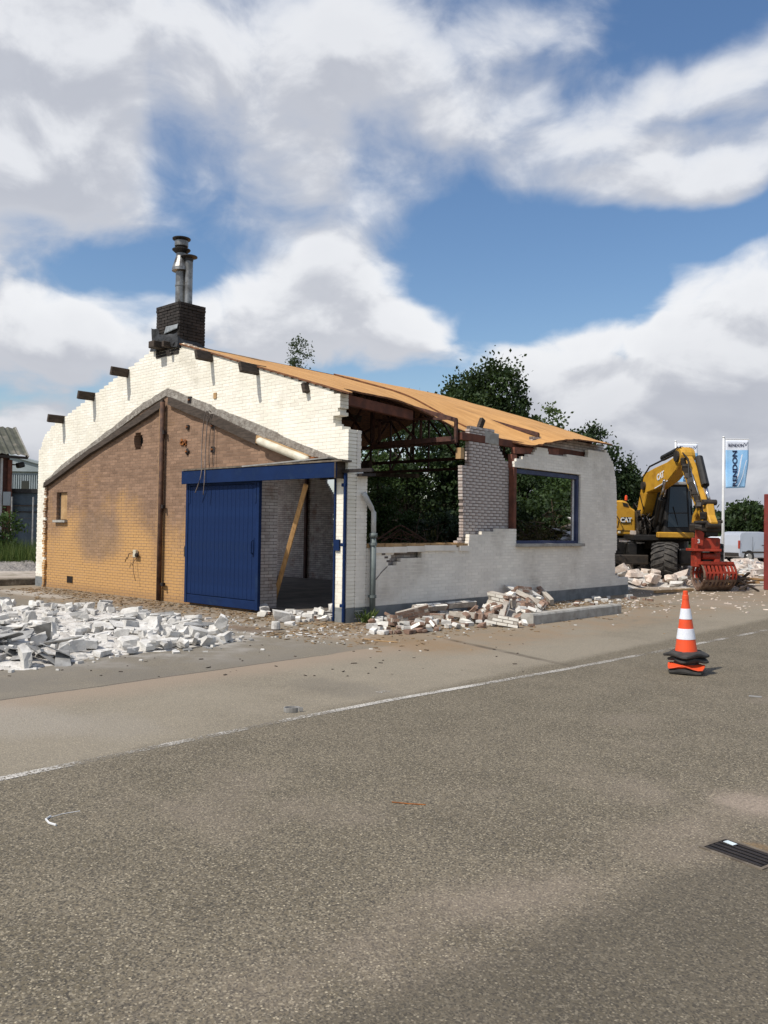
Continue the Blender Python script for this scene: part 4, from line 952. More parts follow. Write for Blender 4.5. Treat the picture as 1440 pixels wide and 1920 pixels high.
def scatter(heap, kinds, n, sampler, order=None, maxs=.6, jit=.08, yaw0=None, yawj=math.pi, low_try=4, srange=(.6,1.1), zone=None):
    """kinds: list of (weight, name, meshes+dims, label, category, group)"""
    tot = sum(k[0] for k in kinds)
    for i in range(n):
        x, y = min((sampler() for _ in range(low_try)), key=lambda p: heap.at(*p))
        q = rng.random()*tot; kk = 0
        while q > kinds[kk][0]: q -= kinds[kk][0]; kk += 1
        _, name, variants, label, cat, grp = kinds[kk]
        me, dims = rng.choice(variants); sc_ = rng.uniform(*srange)
        flip = rng.choice((0,0,0,1,2,3)) if dims[2] > .075 else rng.choice((0,2)); dd = dims if flip % 2 == 0 else (dims[0], dims[2], dims[1])
        yaw = (yaw0 if yaw0 is not None else 0)+rng.uniform(-yawj, yawj)
        Mx = heap.drop(x, y, tuple(v*sc_ for v in dd), yaw, maxs, jit)
        if Mx is None: continue
        o = bpy.data.objects.new(name, me); C.objects.link(o); f_ = (sc_-srange[0])/(srange[1]-srange[0]); sz = 'small' if f_ < .33 else ('large' if f_ > .67 else 'mid-sized')
        tag(o, sz+' '+label+((' '+zone(x, y)) if zone else ''), cat, grp)
        o.matrix_world = Mx @ Matrix.Rotation(R(90)*flip, 4, 'X') @ Matrix.Scale(sc_, 4)
def variants(base, n, dfun, mats, rough, paint=None, sd=0):
    o = []
    for i in range(n):
        d = dfun(); o.append((chunk_mesh(base, d, mats, rough, sd+i, paint), d))
    return o
U_ = rng.uniform
v_block = variants('broken_block', 9, lambda: (U_(.22,.38), U_(.15,.22), U_(.09,.13)), ['rub_white','rub_white'], .24, sd=10)
v_lump = variants('white_lump', 8, lambda: (U_(.18,.28), U_(.14,.22), U_(.10,.16)), ['rub_white','rub_white'], .42, sd=30)
v_slab = variants('white_slab', 8, lambda: (U_(.40,.70), U_(.24,.36), U_(.04,.07)), ['rub_white','rub_white'], .24, sd=50)
v_tile = variants('thin_sheet', 7, lambda: (U_(.30,.58), U_(.18,.32), U_(.014,.022)), ['rub_grey','rub_white'], .18, (0,0,1), sd=70)
v_slate = variants('dark_sheet', 7, lambda: (U_(.30,.62), U_(.16,.32), U_(.012,.02)), ['rub_grey','rub_grey'], .3, sd=61)
v_bit = variants('white_bit', 6, lambda: (U_(.07,.14), U_(.06,.1), U_(.03,.06)), ['rub_white','rub_white'], .3, sd=90)
v_brick = variants('loose_brick', 8, lambda: (U_(.17,.215), .10, .058), ['rub_brick','rub_paint'], .10, (0,-1,0), sd=110)
v_bhalf = variants('half_brick', 6, lambda: (U_(.09,.14), .10, .058), ['rub_brick','rub_paint'], .22, (0,0,1), sd=130)
v_wbrick = variants('painted_brick', 7, lambda: (U_(.16,.215), U_(.09,.11), U_(.055,.09)), ['rub_white','rub_paint'], .12, (0,0,1), sd=150)
v_cream = variants('masonry_lump', 9, lambda: (U_(.22,.45), U_(.16,.3), U_(.1,.2)), ['rub_cream','rub_cream'], .28, sd=170)
v_clus = [(brick_cluster('brick_cluster', nx, nz_, 200+i), (nx*.215, .105, nz_*.066)) for i, (nx, nz_) in enumerate([(2,2),(2,3),(3,3),(3,2)])]
ZH = lambda x, y: 'facing the door' if x > -1.2 and y > -4.2 else ('on the brown wall side' if y > -3.6 else 'on the road side')
ZS = lambda x, y: 'below the broken sill' if y < 2.2 else ('behind the concrete lintel' if y < 5.9 else 'near the wall end')
ZX = lambda x, y: 'near the wall end' if y-x < 17 else 'near its wheels'
# --- the white heap in front of the brown wall
pa = G(-60,1250); 
heap_poly = [G(-120,1258), G(60,1256), G(180,1232), G(300,1222), G(430,1206), G(438,1192), G(320,1166), G(240,1150), G(120,1140), G(-120,1136)]
hp2 = [(p.x, p.y) for p in heap_poly]
def inpoly(x, y, poly):
    c = False; n = len(poly)
    for i in range(n):
        (x0, y0), (x1, y1) = poly[i], poly[i-1]
        if (y0 > y) != (y1 > y) and x < (x1-x0)*(y-y0)/(y1-y0)+x0: c = not c
    return c
def edge_dist(x, y, poly):
    d = 9
    for i in range(len(poly)):
        a_, b_ = Vector((*poly[i-1], 0)), Vector((*poly[i], 0)); p = Vector((x, y, 0)); t = max(0, min(1, (p-a_).dot(b_-a_)/max(1e-6, (b_-a_).length_squared))); d = min(d, (p-a_-(b_-a_)*t).length)
    return d
def in_px(poly):
    xs, ys = [p[0] for p in poly], [p[1] for p in poly]
    def f():
        while True:
            x, y = rng.uniform(min(xs), max(xs)), rng.uniform(min(ys), max(ys))
            if inpoly(x, y, poly): return x, y
    return f
def mound(name, poly, hmax, mat, label, cell=.09, amp=.05, fall=.7, seed=0):
    xs, ys = [p[0] for p in poly], [p[1] for p in poly]; nx, ny = int((max(xs)-min(xs))/cell)+3, int((max(ys)-min(ys))/cell)+3
    m = MB(); hs = np.zeros((nx, ny)); x0, y0 = min(xs)-cell, min(ys)-cell
    for i in range(nx):
        for j in range(ny):
            x, y = x0+i*cell, y0+j*cell
            if inpoly(x, y, poly):
                e = edge_dist(x, y, poly); h = hmax*min(1, e/fall)**.8*(.75+.5*nz((x*.9, y*.9, seed)))+amp*nz((x*4, y*4, seed+3))*min(1, e/.3)
                hs[i, j] = max(h, .01)
            else: hs[i, j] = -.02
            m.v.append((x, y, hs[i, j]))
    for i in range(nx-1):
        for j in range(ny-1):
            if max(hs[i,j], hs[i+1,j], hs[i,j+1], hs[i+1,j+1]) > 0:
                m.f.append((i*ny+j, (i+1)*ny+j, (i+1)*ny+j+1, i*ny+j+1)); m.r.append(rng.random()); m.m.append(0)
    o = stuff(m.build(name, mat)); tag(o, label, 'rubble')
    return o, (x0, y0, cell, hs)
def heap_from(md, c=.04):
    x0, y0, cell, hs = md; hp = Heap(x0, y0, x0+hs.shape[0]*cell, y0+hs.shape[1]*cell, c)
    I = np.clip((np.arange(hp.h.shape[0])*c/cell).astype(int), 0, hs.shape[0]-1); J = np.clip((np.arange(hp.h.shape[1])*c/cell).astype(int), 0, hs.shape[1]-1)
    hp.h = np.maximum(0, hs[np.ix_(I, J)]); return hp
_, md = mound('crushed_rubble', hp2, .06, 'dust_white', 'crushed white dust and grit under the heap of white blocks')
H1 = heap_from(md)
gA = 'white blocks heaped before the brown wall'
SHR = .88
K1 = [(3,'broken_block',v_block,'broken white block in the heap before the brown wall,','block',gA),
      (2.4,'white_lump',v_lump,'rounded white lump in the heap before the brown wall,','rubble',gA),
      (1.5,'white_slab',v_slab,'flat white slab in the heap before the brown wall,','slab',gA)]
near = [(p.x, p.y) for p in (G(-100,1254),G(130,1250),G(150,1212),G(60,1196),G(-100,1190))]
scatter(H1, K1, 112, in_px(hp2), jit=.12, maxs=.35, zone=ZH)
left_hi = [(p.x, p.y) for p in (G(-100,1230),G(200,1210),G(210,1176),G(40,1160),G(-100,1158))]
scatter(H1, K1+[(1.6,'thin_sheet',v_tile,'thin sheet among the white blocks of the heap,','sheet','thin sheets on the white heap')], 20, in_px(left_hi), jit=.16, maxs=.4, zone=ZH)
right_lo = [(p.x, p.y) for p in (G(180,1178),G(300,1196),G(390,1188),G(330,1168),G(220,1160))]
scatter(H1, [K1[2], (1.6,'thin_sheet',v_tile,'thin pale sheet flat on the white heap,','sheet','thin sheets on the white heap')], 24, in_px(right_lo), jit=.06, maxs=.35, yaw0=1.2, yawj=.5, zone=ZH)
rim = [(p.x, p.y) for p in (G(280,1224),G(440,1206),G(436,1190),G(340,1186),G(250,1205))]
scatter(H1, [K1[1], K1[0]], 16, in_px(rim), jit=.25, low_try=8, zone=ZH)
scatter(H1, [(1,'dark_sheet',v_slate,'thin dark grey sheet at the foot of the white heap,','sheet','dark sheets at the foot of the white heap')], 30, in_px(near), jit=.55, maxs=.8, srange=(.7,1.1), zone=ZH)
# --- bricks in the doorway
hd = [(p.x, p.y) for p in (G(484,1160),G(545,1174),G(622,1164),G(622,1148),G(540,1144),G(488,1148))]
H2 = Heap(-4.5,-1.6,.6,1.2,.03)
K2 = [(3,'painted_brick',v_wbrick,'white painted brick dropped in the open doorway','brick','bricks in the doorway'),(1.2,'broken_block',v_block[:4],'broken white block lying in the open doorway','block','bricks in the doorway'),(.8,'half_brick',v_bhalf,'half brick lying in the open doorway','brick','bricks in the doorway')]
scatter(H2, K2, 26, in_px(hd), jit=.15)
hd2 = [(p.x, p.y) for p in (G(575,1166),G(622,1166),G(624,1152),G(585,1150))]
scatter(H2, K2, 15, in_px(hd2), jit=.1)
# --- bricks along the side wall
sw = [(p.x, p.y) for p in (G(678,1186),G(735,1192),G(800,1186),G(880,1176),G(960,1178),G(1000,1176),G(1010,1150),G(990,1135),G(880,1140),G(800,1150),G(700,1162))]
sw = [(max(x, .12), y) for x, y in sw]
sw2 = [(p.x, p.y) for p in (G(880,1166),G(1000,1170),G(1020,1140),G(1005,1128),G(895,1134))]; sw2 = [(max(x, .12), y) for x, y in sw2]
_, md = mound('crushed_rubble', sw2, .30, 'dust', 'brown mortar dust under the bricks along the side wall', fall=.55, seed=4)
H3 = Heap(-.0,-1.0,4.5,9.5,.03)
x0, y0, cell, hs = md
for i in range(hs.shape[0]):
    for j in range(hs.shape[1]):
        if hs[i,j] > 0:
            a0, b0 = int((x0+i*cell-H3.x0)/.03), int((y0+j*cell-H3.y0)/.03); H3.h[max(a0,0):max(a0+4,0), max(b0,0):b0+4] = hs[i,j]
gB = 'bricks fallen along the side wall'
K3 = [(3,'loose_brick',v_brick,'reddish brick with a painted face fallen by the side wall,','brick',gB),(2,'half_brick',v_bhalf,'broken half brick fallen by the side wall,','brick',gB),(3.4,'painted_brick',v_wbrick,'whitish mortar covered brick fallen by the side wall,','brick',gB),
      (.4,'brick_cluster',v_clus,'lump of bricks still mortared together by the side wall,','bricks','brick clusters along the side wall')]
scatter(H3, K3, 110, in_px(sw), jit=.15, srange=(.85,1.1), zone=ZS)
scatter(H3, K3, 110, in_px(sw2), jit=.22, maxs=.8, srange=(.85,1.15), low_try=2, zone=ZS)
far_s = [(p.x, p.y) for p in (G(1010,1146),G(1180,1128),G(1240,1128),G(1250,1118),G(1180,1112),G(1040,1126))]; far_s = [(max(x,.15), y) for x, y in far_s]
scatter(H3, K3[:3], 26, in_px(far_s), jit=.12, zone=ZS)
# the neat row of fallen capping bricks beside the drainpipe
me = brick_cluster('brick_course', 4, 2, 77)
for (px, py, yaw, tl) in [(795,1158,1.45,.9),(836,1150,1.5,1.15)]:
    q = G(px, py); o = bpy.data.objects.new('brick_course', me); C.objects.link(o); tag(o, 'tumbled piece of white faced brickwork below the broken sill, '+('on the drainpipe side' if px < 800 else 'on the window side'), 'bricks', 'fallen wall pieces below the sill')
    o.location = (max(q.x,.42), q.y, .20); o.rotation_euler = (-tl-.25, 0, yaw)
# slanted white plaster sheet on the heap
q = G(1000,1142); m = MB(); m.box((0,0,0), (.75,.42,.02)); o = m.build('plaster_sheet', 'rub_white'); o.location = (q.x-.35, q.y+.15, .36); o.rotation_euler = (.25,.20,1.15); tag(o, 'flat white plaster sheet resting on the bricks behind the concrete lintel', 'sheet')
# concrete lintel lying in front
a_, b_ = G(1000,1172), G(1165,1150)
m = MB(); dv = (b_-a_); n_ = 9; Ld = dv.length
for k in range(n_):
    for l in range(1): pass
d = dv.normalized(); s_ = Vector((-d.y, d.x, 0))
prof = [(0,0),(.26,.0),(.26,.15),(.22,.19),(.02,.19),(0,.16)]
vs = []
for k in range(n_+1):
    for (u, z) in prof: 
        p = a_+d*(Ld*k/n_)+s_*u+Vector((0,0,z)); p += Vector((nz((p.x*5,p.y*5,z*5)), nz((p.x*5,p.y*5,z*5+7)), nz((p.x*5+4,p.y*5,z*5))*.6 if z > 0 else 0))*.014; vs.append(p)
fs = [tuple(range(6))[::-1], tuple(n_*6+k for k in range(6))]+[(k*6+i, k*6+(i+1)%6, (k+1)*6+(i+1)%6, (k+1)*6+i) for k in range(n_) for i in range(6)]
m.add(vs, fs); tag(m.build('concrete_lintel', 'concrete'), 'long grey concrete lintel lying on the ground before the brick heap', 'lintel')
# kerb at the left, with bits of old plinth
a_, b_ = G(-60,1100), G(88,1096)
m = MB(); m.beam(a_+Vector((0,0,.09)), b_+Vector((-.15,.2,.09)), .30, .18); tag(m.build('kerb_beam', 'timber_grey', bevel=.02), 'low weathered concrete kerb beside the white wall end', 'kerb')
# --- demolition ground round the excavator
fp = [(p.x, p.y) for p in (G(1140,1108),G(1215,1100),G(1290,1102),G(1296,1085),G(1260,1066),G(1120,1058))]
_, md = mound('crushed_rubble', fp, .42, 'dust_white', 'pale crushed masonry spread below the excavator', cell=.2, amp=.1, fall=1.6, seed=8)
H4 = heap_from(md, .06)
gC = 'masonry lumps round the excavator'
K4 = [(3,'masonry_lump',v_cream,'pinkish white masonry lump strewn below the excavator','rubble',gC),(1.6,'broken_block',v_block,'white block strewn below the excavator','block',gC),(1.1,'loose_brick',v_brick,'red brick strewn below the excavator','brick',gC),(.7,'white_slab',v_slab,'pale slab strewn below the excavator','slab',gC)]
scatter(H4, K4, 270, in_px(fp), jit=.25, srange=(.8,1.5), zone=ZX)
fp2 = [(p.x, p.y) for p in (G(1352,1096),G(1400,1098),G(1436,1090),G(1440,1066),G(1400,1054),G(1352,1060))]
_, md = mound('crushed_rubble', fp2, .22, 'dust_white', 'pale crushed masonry heaped between the grab and the red container', cell=.22, amp=.1, fall=1.8, seed=12)
H5 = heap_from(md, .07)
gD = 'masonry lumps between grab and container'
K5 = [(k[0], k[1], k[2], k[3].replace('strewn below the excavator', 'heaped between the grab and the red container'), k[4], gD) for k in K4]
scatter(H5, K5, 130, in_px(fp2), jit=.2, srange=(.7,1.3))
for k in range(7):                       # timbers by the container
    q = G(1384+k*7, 1098-(k % 3)*5); m = MB(); m.box((0,0,0), (U_(1.2,2.2), U_(.12,.22), U_(.035,.06))); o = m.build('old_board', 'timber_tan'); o.location = (q.x, q.y, .08+.05*(k % 4)); o.rotation_euler = (U_(-.08,.08), U_(-.1,.1), YAW+U_(-.35,.35)); tag(o, 'tan timber board lying at the foot of the red container', 'board', 'boards by the container')
q0, q1 = G(1228,1113), G(1298,1109); m = MB(); m.beam(q0+Vector((0,0,.05)), q1+Vector((0,0,.05)), .09, .07); tag(m.build('wooden_batten', 'timber_tan'), 'long pale wooden batten lying in front of the excavator wheel', 'batten')
# dark bits of debris right of the grab
for k in range(9):
    q = G(U_(1376,1402), U_(1096,1112)); m = MB(); m.box((0,0,0), (U_(.3,.9), U_(.06,.12), .05)); o = m.build('splintered_timber', 'timber_dark'); o.location = (q.x, q.y, .12+U_(0,.25)); o.rotation_euler = (U_(-.5,.5), U_(-.6,.6), U_(0,3)); tag(o, 'splintered dark timber beside the red grab', 'timber', 'splintered timbers beside the grab')
# --- fine litter: chips, straw and grit
def litter(name, mat, n, fn, size, label, flat=.4):
    m = MB()
    for _ in range(n):
        x, y, s_ = fn(); s_ *= rng.uniform(*size); an = rng.random()*6.3; el_ = rng.uniform(.5,2.2)
        Mx = Matrix.Rotation(an,3,'Z') @ Matrix.Rotation(U_(-.3,.3),3,'X'); m.box((x, y, s_*flat*.4), (s_*el_, s_*.7, s_*flat), Mx)
    return tag(stuff(m.build(name, mat)), label, 'debris')
def f_side():
    y = U_(-2.2,8.5); x = abs(rng.gauss(0,1.05))+.1; return (x, y, 1)
def f_gab(): return (U_(-11,.6), -abs(rng.gauss(0,.75))-.1, 1)
def f_yard(): 
    q = G(U_(0,1000), U_(1195,1270)); return (q.x, q.y, 1)
litter('straw_debris', 'straw', 2200, f_side, (.012,.05), 'dry straw and wood splinters along the side wall', .25)
litter('straw_debris', 'straw', 1300, f_gab, (.015,.06), 'dry splinters along the foot of the gable wall', .25)
litter('mortar_chips', 'rub_white', 420, f_side, (.01,.045), 'small white mortar chips along the side wall', .5)
litter('mortar_chips', 'rub_white', 900, lambda: (lambda q: (q.x+rng.gauss(0,.35), q.y+rng.gauss(0,.35), 1))(Vector((*in_px(hp2)(), 0))), (.015,.07), 'small white chips round the white heap', .5)
litter('grey_chips', 'rub_grey', 420, lambda: (lambda q: (q.x+rng.gauss(0,.3), q.y+rng.gauss(0,.3), 1))(Vector((*in_px(hp2)(), 0))), (.02,.09), 'grey splinters of sheet round the white heap', .3)
m = MB()
for _ in range(900):
    x, y = in_px(hp2)(); z = float(H1.h[min(max(int((x-H1.x0)/H1.c),0),H1.h.shape[0]-1), min(max(int((y-H1.y0)/H1.c),0),H1.h.shape[1]-1)])
    if z > .2: continue
    m.box((x, y, max(.015, z-U_(.0,.04))), (U_(.03,.11), U_(.03,.08), U_(.02,.05)), Matrix.Rotation(U_(0,6),3,'Z') @ Matrix.Rotation(U_(-.7,.7),3,'X'))
tag(stuff(m.build('broken_fines', 'rub_white')), 'small fragments filling the gaps of the white heap', 'rubble')
litter('mortar_chips', 'rub_white', 60, lambda: (U_(-2.2,.4), U_(-2.6,-.8), 1), (.015,.05), 'small white chips before the doorway', .5)
litter('dark_chips', 'timber_dark', 80, f_yard, (.010,.035), 'small dark chips scattered over the yard asphalt', .3)
litter('mortar_chips', 'rub_cream', 260, lambda: (lambda q: (q.x, q.y, 1))(G(U_(1150,1440), 1096+55*rng.random()**2)), (.015,.06), 'pale chips strewn before the excavator', .4)
# --- single small things on the asphalt
q = G(547,1335); T_ = MB(); 
for k in range(14):
    a0, a1 = k/14*5.6, (k+1)/14*5.6
    T_.beam((.07*math.cos(a0), .045*math.sin(a0), .022), (.07*math.cos(a1), .045*math.sin(a1), .022), .006, .042)
T_.box((.085,.0,.022),(.03,.012,.036)); o = T_.build('pipe_clamp', 'zinc'); o.location = (q.x,q.y,.001); o.rotation_euler = (0,0,.9); tag(o, 'small metal pipe clamp lying on the asphalt beside the white line', 'clamp')
q = G(517,1181); m = MB(); m.lathe([(.055,0),(.075,.02),(.07,.13),(.05,.14),(.045,.03)], 12); o = m.build('paint_tin', 'rub_white'); o.location = (q.x,q.y,.0); tag(o, 'small white tin standing before the doorway bricks', 'tin')
def flatwire(name, pts, r_, mat, label, cat):
    m = MB(); m.tube([G(*p)+Vector((0,0,r_)) for p in pts], r_, 5); return tag(m.build(name, mat), label, cat)
flatwire('white_strip', [(105,1549),(92,1545),(86,1538),(95,1532)], .006, 'lwhite', 'short bent white plastic strip on the dark asphalt', 'strip')
flatwire('thin_wire', [(92,1534),(115,1527),(150,1521)], .0022, 'lwhite', 'thin pale wire trailing from the white plastic strip', 'wire')
flatwire('dry_twig', [(735,1505),(765,1508),(798,1510)], .004, 'rust', 'thin reddish twig lying alone on the grey asphalt', 'twig')
flatwire('dry_twig', [(683,1199),(715,1203),(745,1205)], .008, 'timber_tan', 'pale twig on the brown earth below the drainpipe', 'twig')
q = G(1416,1307); m = MB(); m.box((q.x,q.y,.006), (.12,.05,.008), Matrix.Rotation(.3,3,'Z')); tag(m.build('paper_scrap', 'zinc'), 'flattened grey paper scrap on the asphalt beyond the drain', 'paper')
# drain grate set in the asphalt
gc = (G(1362,1573)+G(1500,1622)+G(1330,1590))/3
A0, B0, C0 = G(1362,1575), G(1452,1606), G(1326,1594)
ux = (B0-A0).normalized(); uy = Vector((-ux.y, ux.x, 0)); 
if uy.dot(C0-A0) < 0: uy = -uy
GR = thing('drain_grate', 'sunken cast iron drain grate with long bars in the asphalt', 'drain grate', A0)
Lg, Wg = .32, .205
def gpt(u, v, z=0): return A0+ux*u+uy*v+Vector((0,0,z))
Mg = Matrix((ux, uy, Vector((0,0,1)))).transposed()
m = MB(); m.box(gpt(Lg/2,Wg/2,.0015), (Lg,Wg,.002), Mg); m.build('pit_shade', 'lblack', GR)  # flat black sheet stands for the shade below the bars
m = MB()
for (u, v, du, dv_) in ((Lg/2,-.009,Lg+.036,.018),(Lg/2,Wg+.009,Lg+.036,.018),(-.009,Wg/2,.018,Wg),(Lg+.009,Wg/2,.018,Wg)): m.box(gpt(u,v,.003), (du,dv_,.008), Mg)
m.build('grate_frame', 'timber_grey', GR)
bar = MB(); bar.box((0,0,0), (Lg-.01,.022,.005), Mg, .5); b0 = bar.build('bar', 'iron', GR, bevel=.0015)
for k in range(5):
    o = b0 if k == 0 else b0.copy()
    if k: C.objects.link(o)
    o.location = gpt(Lg/2, 0.02+k*.041, .0055)
m = MB(); m.box(gpt(.055,.05,.012), (.06,.035,.003), Mg @ Matrix.Rotation(.1,3,'Z')); tag(m.build('paper_scrap', 'paper'), 'bright white paper scrap lying on the drain grate', 'paper')
# weed at the wall corner
q = G(672,1166); m = MB()
for k in range(40):
    an = rng.random()*6.3; L = U_(.1,.32); d = Vector((math.cos(an)*U_(.2,.9), math.sin(an)*U_(.2,.9), 1)).normalized(); b_ = Vector((.16+U_(-.05,.1), q.y+U_(-.12,.15), .0)); s_ = d.cross(Vector((0,0,1))).normalized()*U_(.008,.02)
    m.add([b_-s_*.4, b_+s_*.4, b_+d*L*.6+s_, b_+d*L+Vector((d.x,d.y,-.4))*.05, b_+d*L*.6-s_], [(0,1,2,3,4)])
tag(m.build('weed', 'grass'), 'small green weed growing at the foot of the white corner', 'weed')
# ------------------------------------------------------------------ nested traffic cones
cq = G(1287,1262); cq.z = 0
def cone_body(parent, z0, h, r0, r1, bands):
    m = MB(); m.lathe([(r0,z0),(r0*.985,z0+.015),(r1*1.25,z0+h*.86),(r1*1.32,z0+h*.865),(r1*1.18,z0+h*.93),(r1,z0+h*.94),(r1*.95,z0+h),(r1*.6,z0+h+.005)], 28); b_ = m.build('cone_body', 'cone_orange', smooth=False); child(b_, parent, True)
    def rad(z): t = (z-z0)/(h*.86); return r0*(1-t)+r1*1.25*t
    for (a0, a1) in bands:
        m = MB(); m.lathe([(rad(a0)+.002,a0),(rad(a0)+.0035,a0+.003),(rad(a1)+.0035,a1-.003),(rad(a1)+.002,a1)], 28); q = m.build('reflective_band', 'cone_white'); child(q, b_, True)
def base_plate(parent, z, w_, h, mat, rot_, name='base', warp=.02):
    m = MB(); n = 8; vs = []
    for lay, (zz, ss) in enumerate(((0,.96),(h*.35,1),(h*.75,.99),(h,.88))):
        for k in range(32):
            a0 = k/32*2*math.pi; c_, s_ = math.cos(a0), math.sin(a0); rr = w_/2*ss/max(abs(c_), abs(s_))**.72
            rr = min(rr, w_*.62*ss); vs.append((rr*c_, rr*s_, z+zz+warp*math.cos(4*a0+.6)*(.6 if lay < 1 else 1)))
    fs = [tuple(range(32))[::-1], tuple(96+k for k in range(32))]+[(l*32+k, l*32+(k+1)%32, (l+1)*32+(k+1)%32, (l+1)*32+k) for l in range(3) for k in range(32)]
    m.add([Matrix.Rotation(rot_,3,'Z') @ Vector(v) for v in vs], fs); q = m.build(name, mat); child(q, parent, True); return q
c1 = thing('traffic_cone', 'lowest nested traffic cone showing its orange foot over a black rubber base', 'traffic cone', cq, .2)
base_plate(c1, 0.012, .40, .055, 'rubber', .1, warp=.012); base_plate(c1, .078, .42, .018, 'cone_orange', .15, 'cone_foot', .022)
m = MB(); m.lathe([(.145,.09),(.13,.20)], 24); child(m.build('cone_body', 'rubber'), c1, True)  # body coloured black to paint the shadow inside the stack
c2 = thing('traffic_cone', 'nested traffic cone in the middle of the stack, showing only its black base', 'traffic cone', cq+Vector((.012,.01,0)), .5)
base_plate(c2, .145, .38, .045, 'rubber', .5, warp=.018); m = MB(); m.lathe([(.14,.18),(.125,.26)], 24); child(m.build('cone_body', 'rubber'), c2, True)  # black body again, painted shadow between the stacked bases
c3 = thing('traffic_cone', 'orange and white banded traffic cone on top of the stack', 'traffic cone', cq+Vector((.0,.0,0)), .9)
base_plate(c3, .205, .42, .045, 'rubber', .3, warp=.016); c3.rotation_euler = (0,R(-1.2),.9)
m = MB(); m.lathe([(.155,.25),(.145,.262)], 24); child(m.build('cone_foot', 'cone_orange'), c3, True)
cone_body(c3, .25, .72, .128, .030, [(.405,.530),(.640,.765)])

# ================================================================== vegetation
def leafmesh(m, c, n, spread, size, up=.3):
    cb_ = rng.random()**1.6
    for _ in range(n):
        p = c+Vector((rng.triangular(-1.9,1.9)*spread[0], rng.triangular(-1.9,1.9)*spread[1], rng.triangular(-1.9,1.9)*spread[2]))
        a_ = Vector((rng.gauss(0,1), rng.gauss(0,1), rng.gauss(0,1)+up)).normalized(); b_ = a_.cross(Vector((rng.gauss(0,1), rng.gauss(0,1), rng.gauss(0,1)))).normalized(); L = size*rng.uniform(.6,1.3); W = L*.34
        o = len(m.v); m.v += [tuple(p), tuple(p+a_*L*.5+b_*W), tuple(p+a_*L), tuple(p+a_*L*.5-b_*W)]
        m.f.append((o, o+1, o+2, o+3)); m.r.append(.72*cb_+.28*rng.random()); m.m.append(0)
def tree(name, label, base, h, lobes, nclump, nleaf, size, mat, trunk_r=.14, stretch=1.0, group=None, cl=.34, droop=0, cat='tree', stems=1):
    """lobes: (centre offset xyz, radii xyz) in metres, z above base"""
    t = thing(name, label, cat, base, 0, group); base = Vector(base)
    wts = [r_[0]*r_[1]*r_[2] for _, r_ in lobes]; cr = MB(); tk = MB(); ends = []
    for _ in range(nclump):
        q = rng.random()*sum(wts); i = 0
        while q > wts[i]: q -= wts[i]; i += 1
        c, r_ = lobes[i]
        while True:
            v = Vector((rng.uniform(-1,1), rng.uniform(-1,1), rng.uniform(-1,1)))
            if v.length < 1: break
        v = v.normalized()*(v.length**.45)
        p = base+Vector(c)+Vector((v.x*r_[0], v.y*r_[1], v.z*r_[2])); s_ = cl*rng.uniform(.55,1.3)
        leafmesh(cr, p, int(nleaf*rng.uniform(.6,1.3)), (s_, s_, s_*stretch*rng.uniform(.6,1.2)), size, .5 if stretch > 1 else .1)
        if rng.random() < .16: ends.append(p)
    for sidx in range(stems):
        off = Vector((rng.uniform(-.15,.15), rng.uniform(-.15,.15), 0)) if stems > 1 else Vector()
        tp = base+off*2+Vector((lobes[0][0][0]*.6, lobes[0][0][1]*.6, h*.86)); pts = [base+off, base+off+Vector((.05,.02,h*.25)), base+off+(tp-base)*.6, tp]
        tk.tube(pts, [trunk_r, trunk_r*.8, trunk_r*.45, trunk_r*.12], 8)
    for e in ends[:26]:
        zb = base.z+max(.25*h, (e.z-base.z)*.55); s0 = base+Vector((.04,.02,zb-base.z)); mid_ = (s0+e)/2+Vector((0,0,.2)); tk.tube([s0, mid_, e], [trunk_r*.35, trunk_r*.2, .012], 5)
    tk.build('trunk', 'bark', t, smooth=True); cr.build('crown', mat, t); return t
def at(px, dep): q = CAM+FH*dep+RH*((px-720)/FPX*dep); return (q.x, q.y, 0)
def hz(py, dep): return 1.65+(996-py)/FPX*dep
gt = 'trees behind the building'
d_ = 33
tree('dark_tree', 'tall dense dark tree with upswept windblown top above the tan roof', at(905,d_), hz(668,d_), [((.5,0,6.5),(1.15,1.2,1.75)),((-.4,0,6.2),(1.3,1.3,1.4)),((-1.3,0,6.5),(.9,.9,.9)),((-2.1,0,6.3),(.7,.8,.8)),((1.35,0,6.3),(.45,.6,1.1)),((.1,0,4.3),(2.1,1.7,1.8)),((-.2,0,2.6),(1.9,1.6,1.4))], 620, 80, .15, 'leaf_dark', .2, 1.9, gt, .22)
tree('dark_tree', 'rounded dark tree seen through the gap in the side wall', at(762,d_-1), 7.0, [((0,0,4.6),(1.9,1.6,1.5)),((-.9,0,3.3),(1.5,1.3,.9)),((1.1,0,3.4),(1.5,1.4,1.2)),((.3,0,5.9),(1.0,.9,.7))], 190, 70, .15, 'leaf_dark', .19, .7, gt, .32)
tree('feathery_tree', 'lighter feathery tree showing beside the broken white corner', at(708,d_-3), 5.2, [((0,0,3.0),(.9,.9,1.0)),((.2,0,2.0),(1.2,1.0,.6)),((-.2,0,4.1),(.5,.5,.7))], 110, 60, .13, 'leaf_mid', .1, .45, gt, .28)
tree('slender_birch', 'slender young tree whose tip rises over the roof beside the chimney', at(552,36), hz(642,36), [((.12,0,9.1),(.42,.40,.75)),((0,0,7.9),(.55,.5,.8)),((0,0,6.6),(.6,.6,.9))], 60, 46, .10, 'leaf_blue', .09, .8, gt, .16)
tree('slender_sapling', 'thin sapling tip poking up behind the middle of the roof', at(762,34), hz(708,34), [((0,0,7.3),(.18,.18,.45)),((0,0,6.2),(.5,.5,.6))], 16, 14, .17, 'leaf_blue', .05, .6, gt, .13)
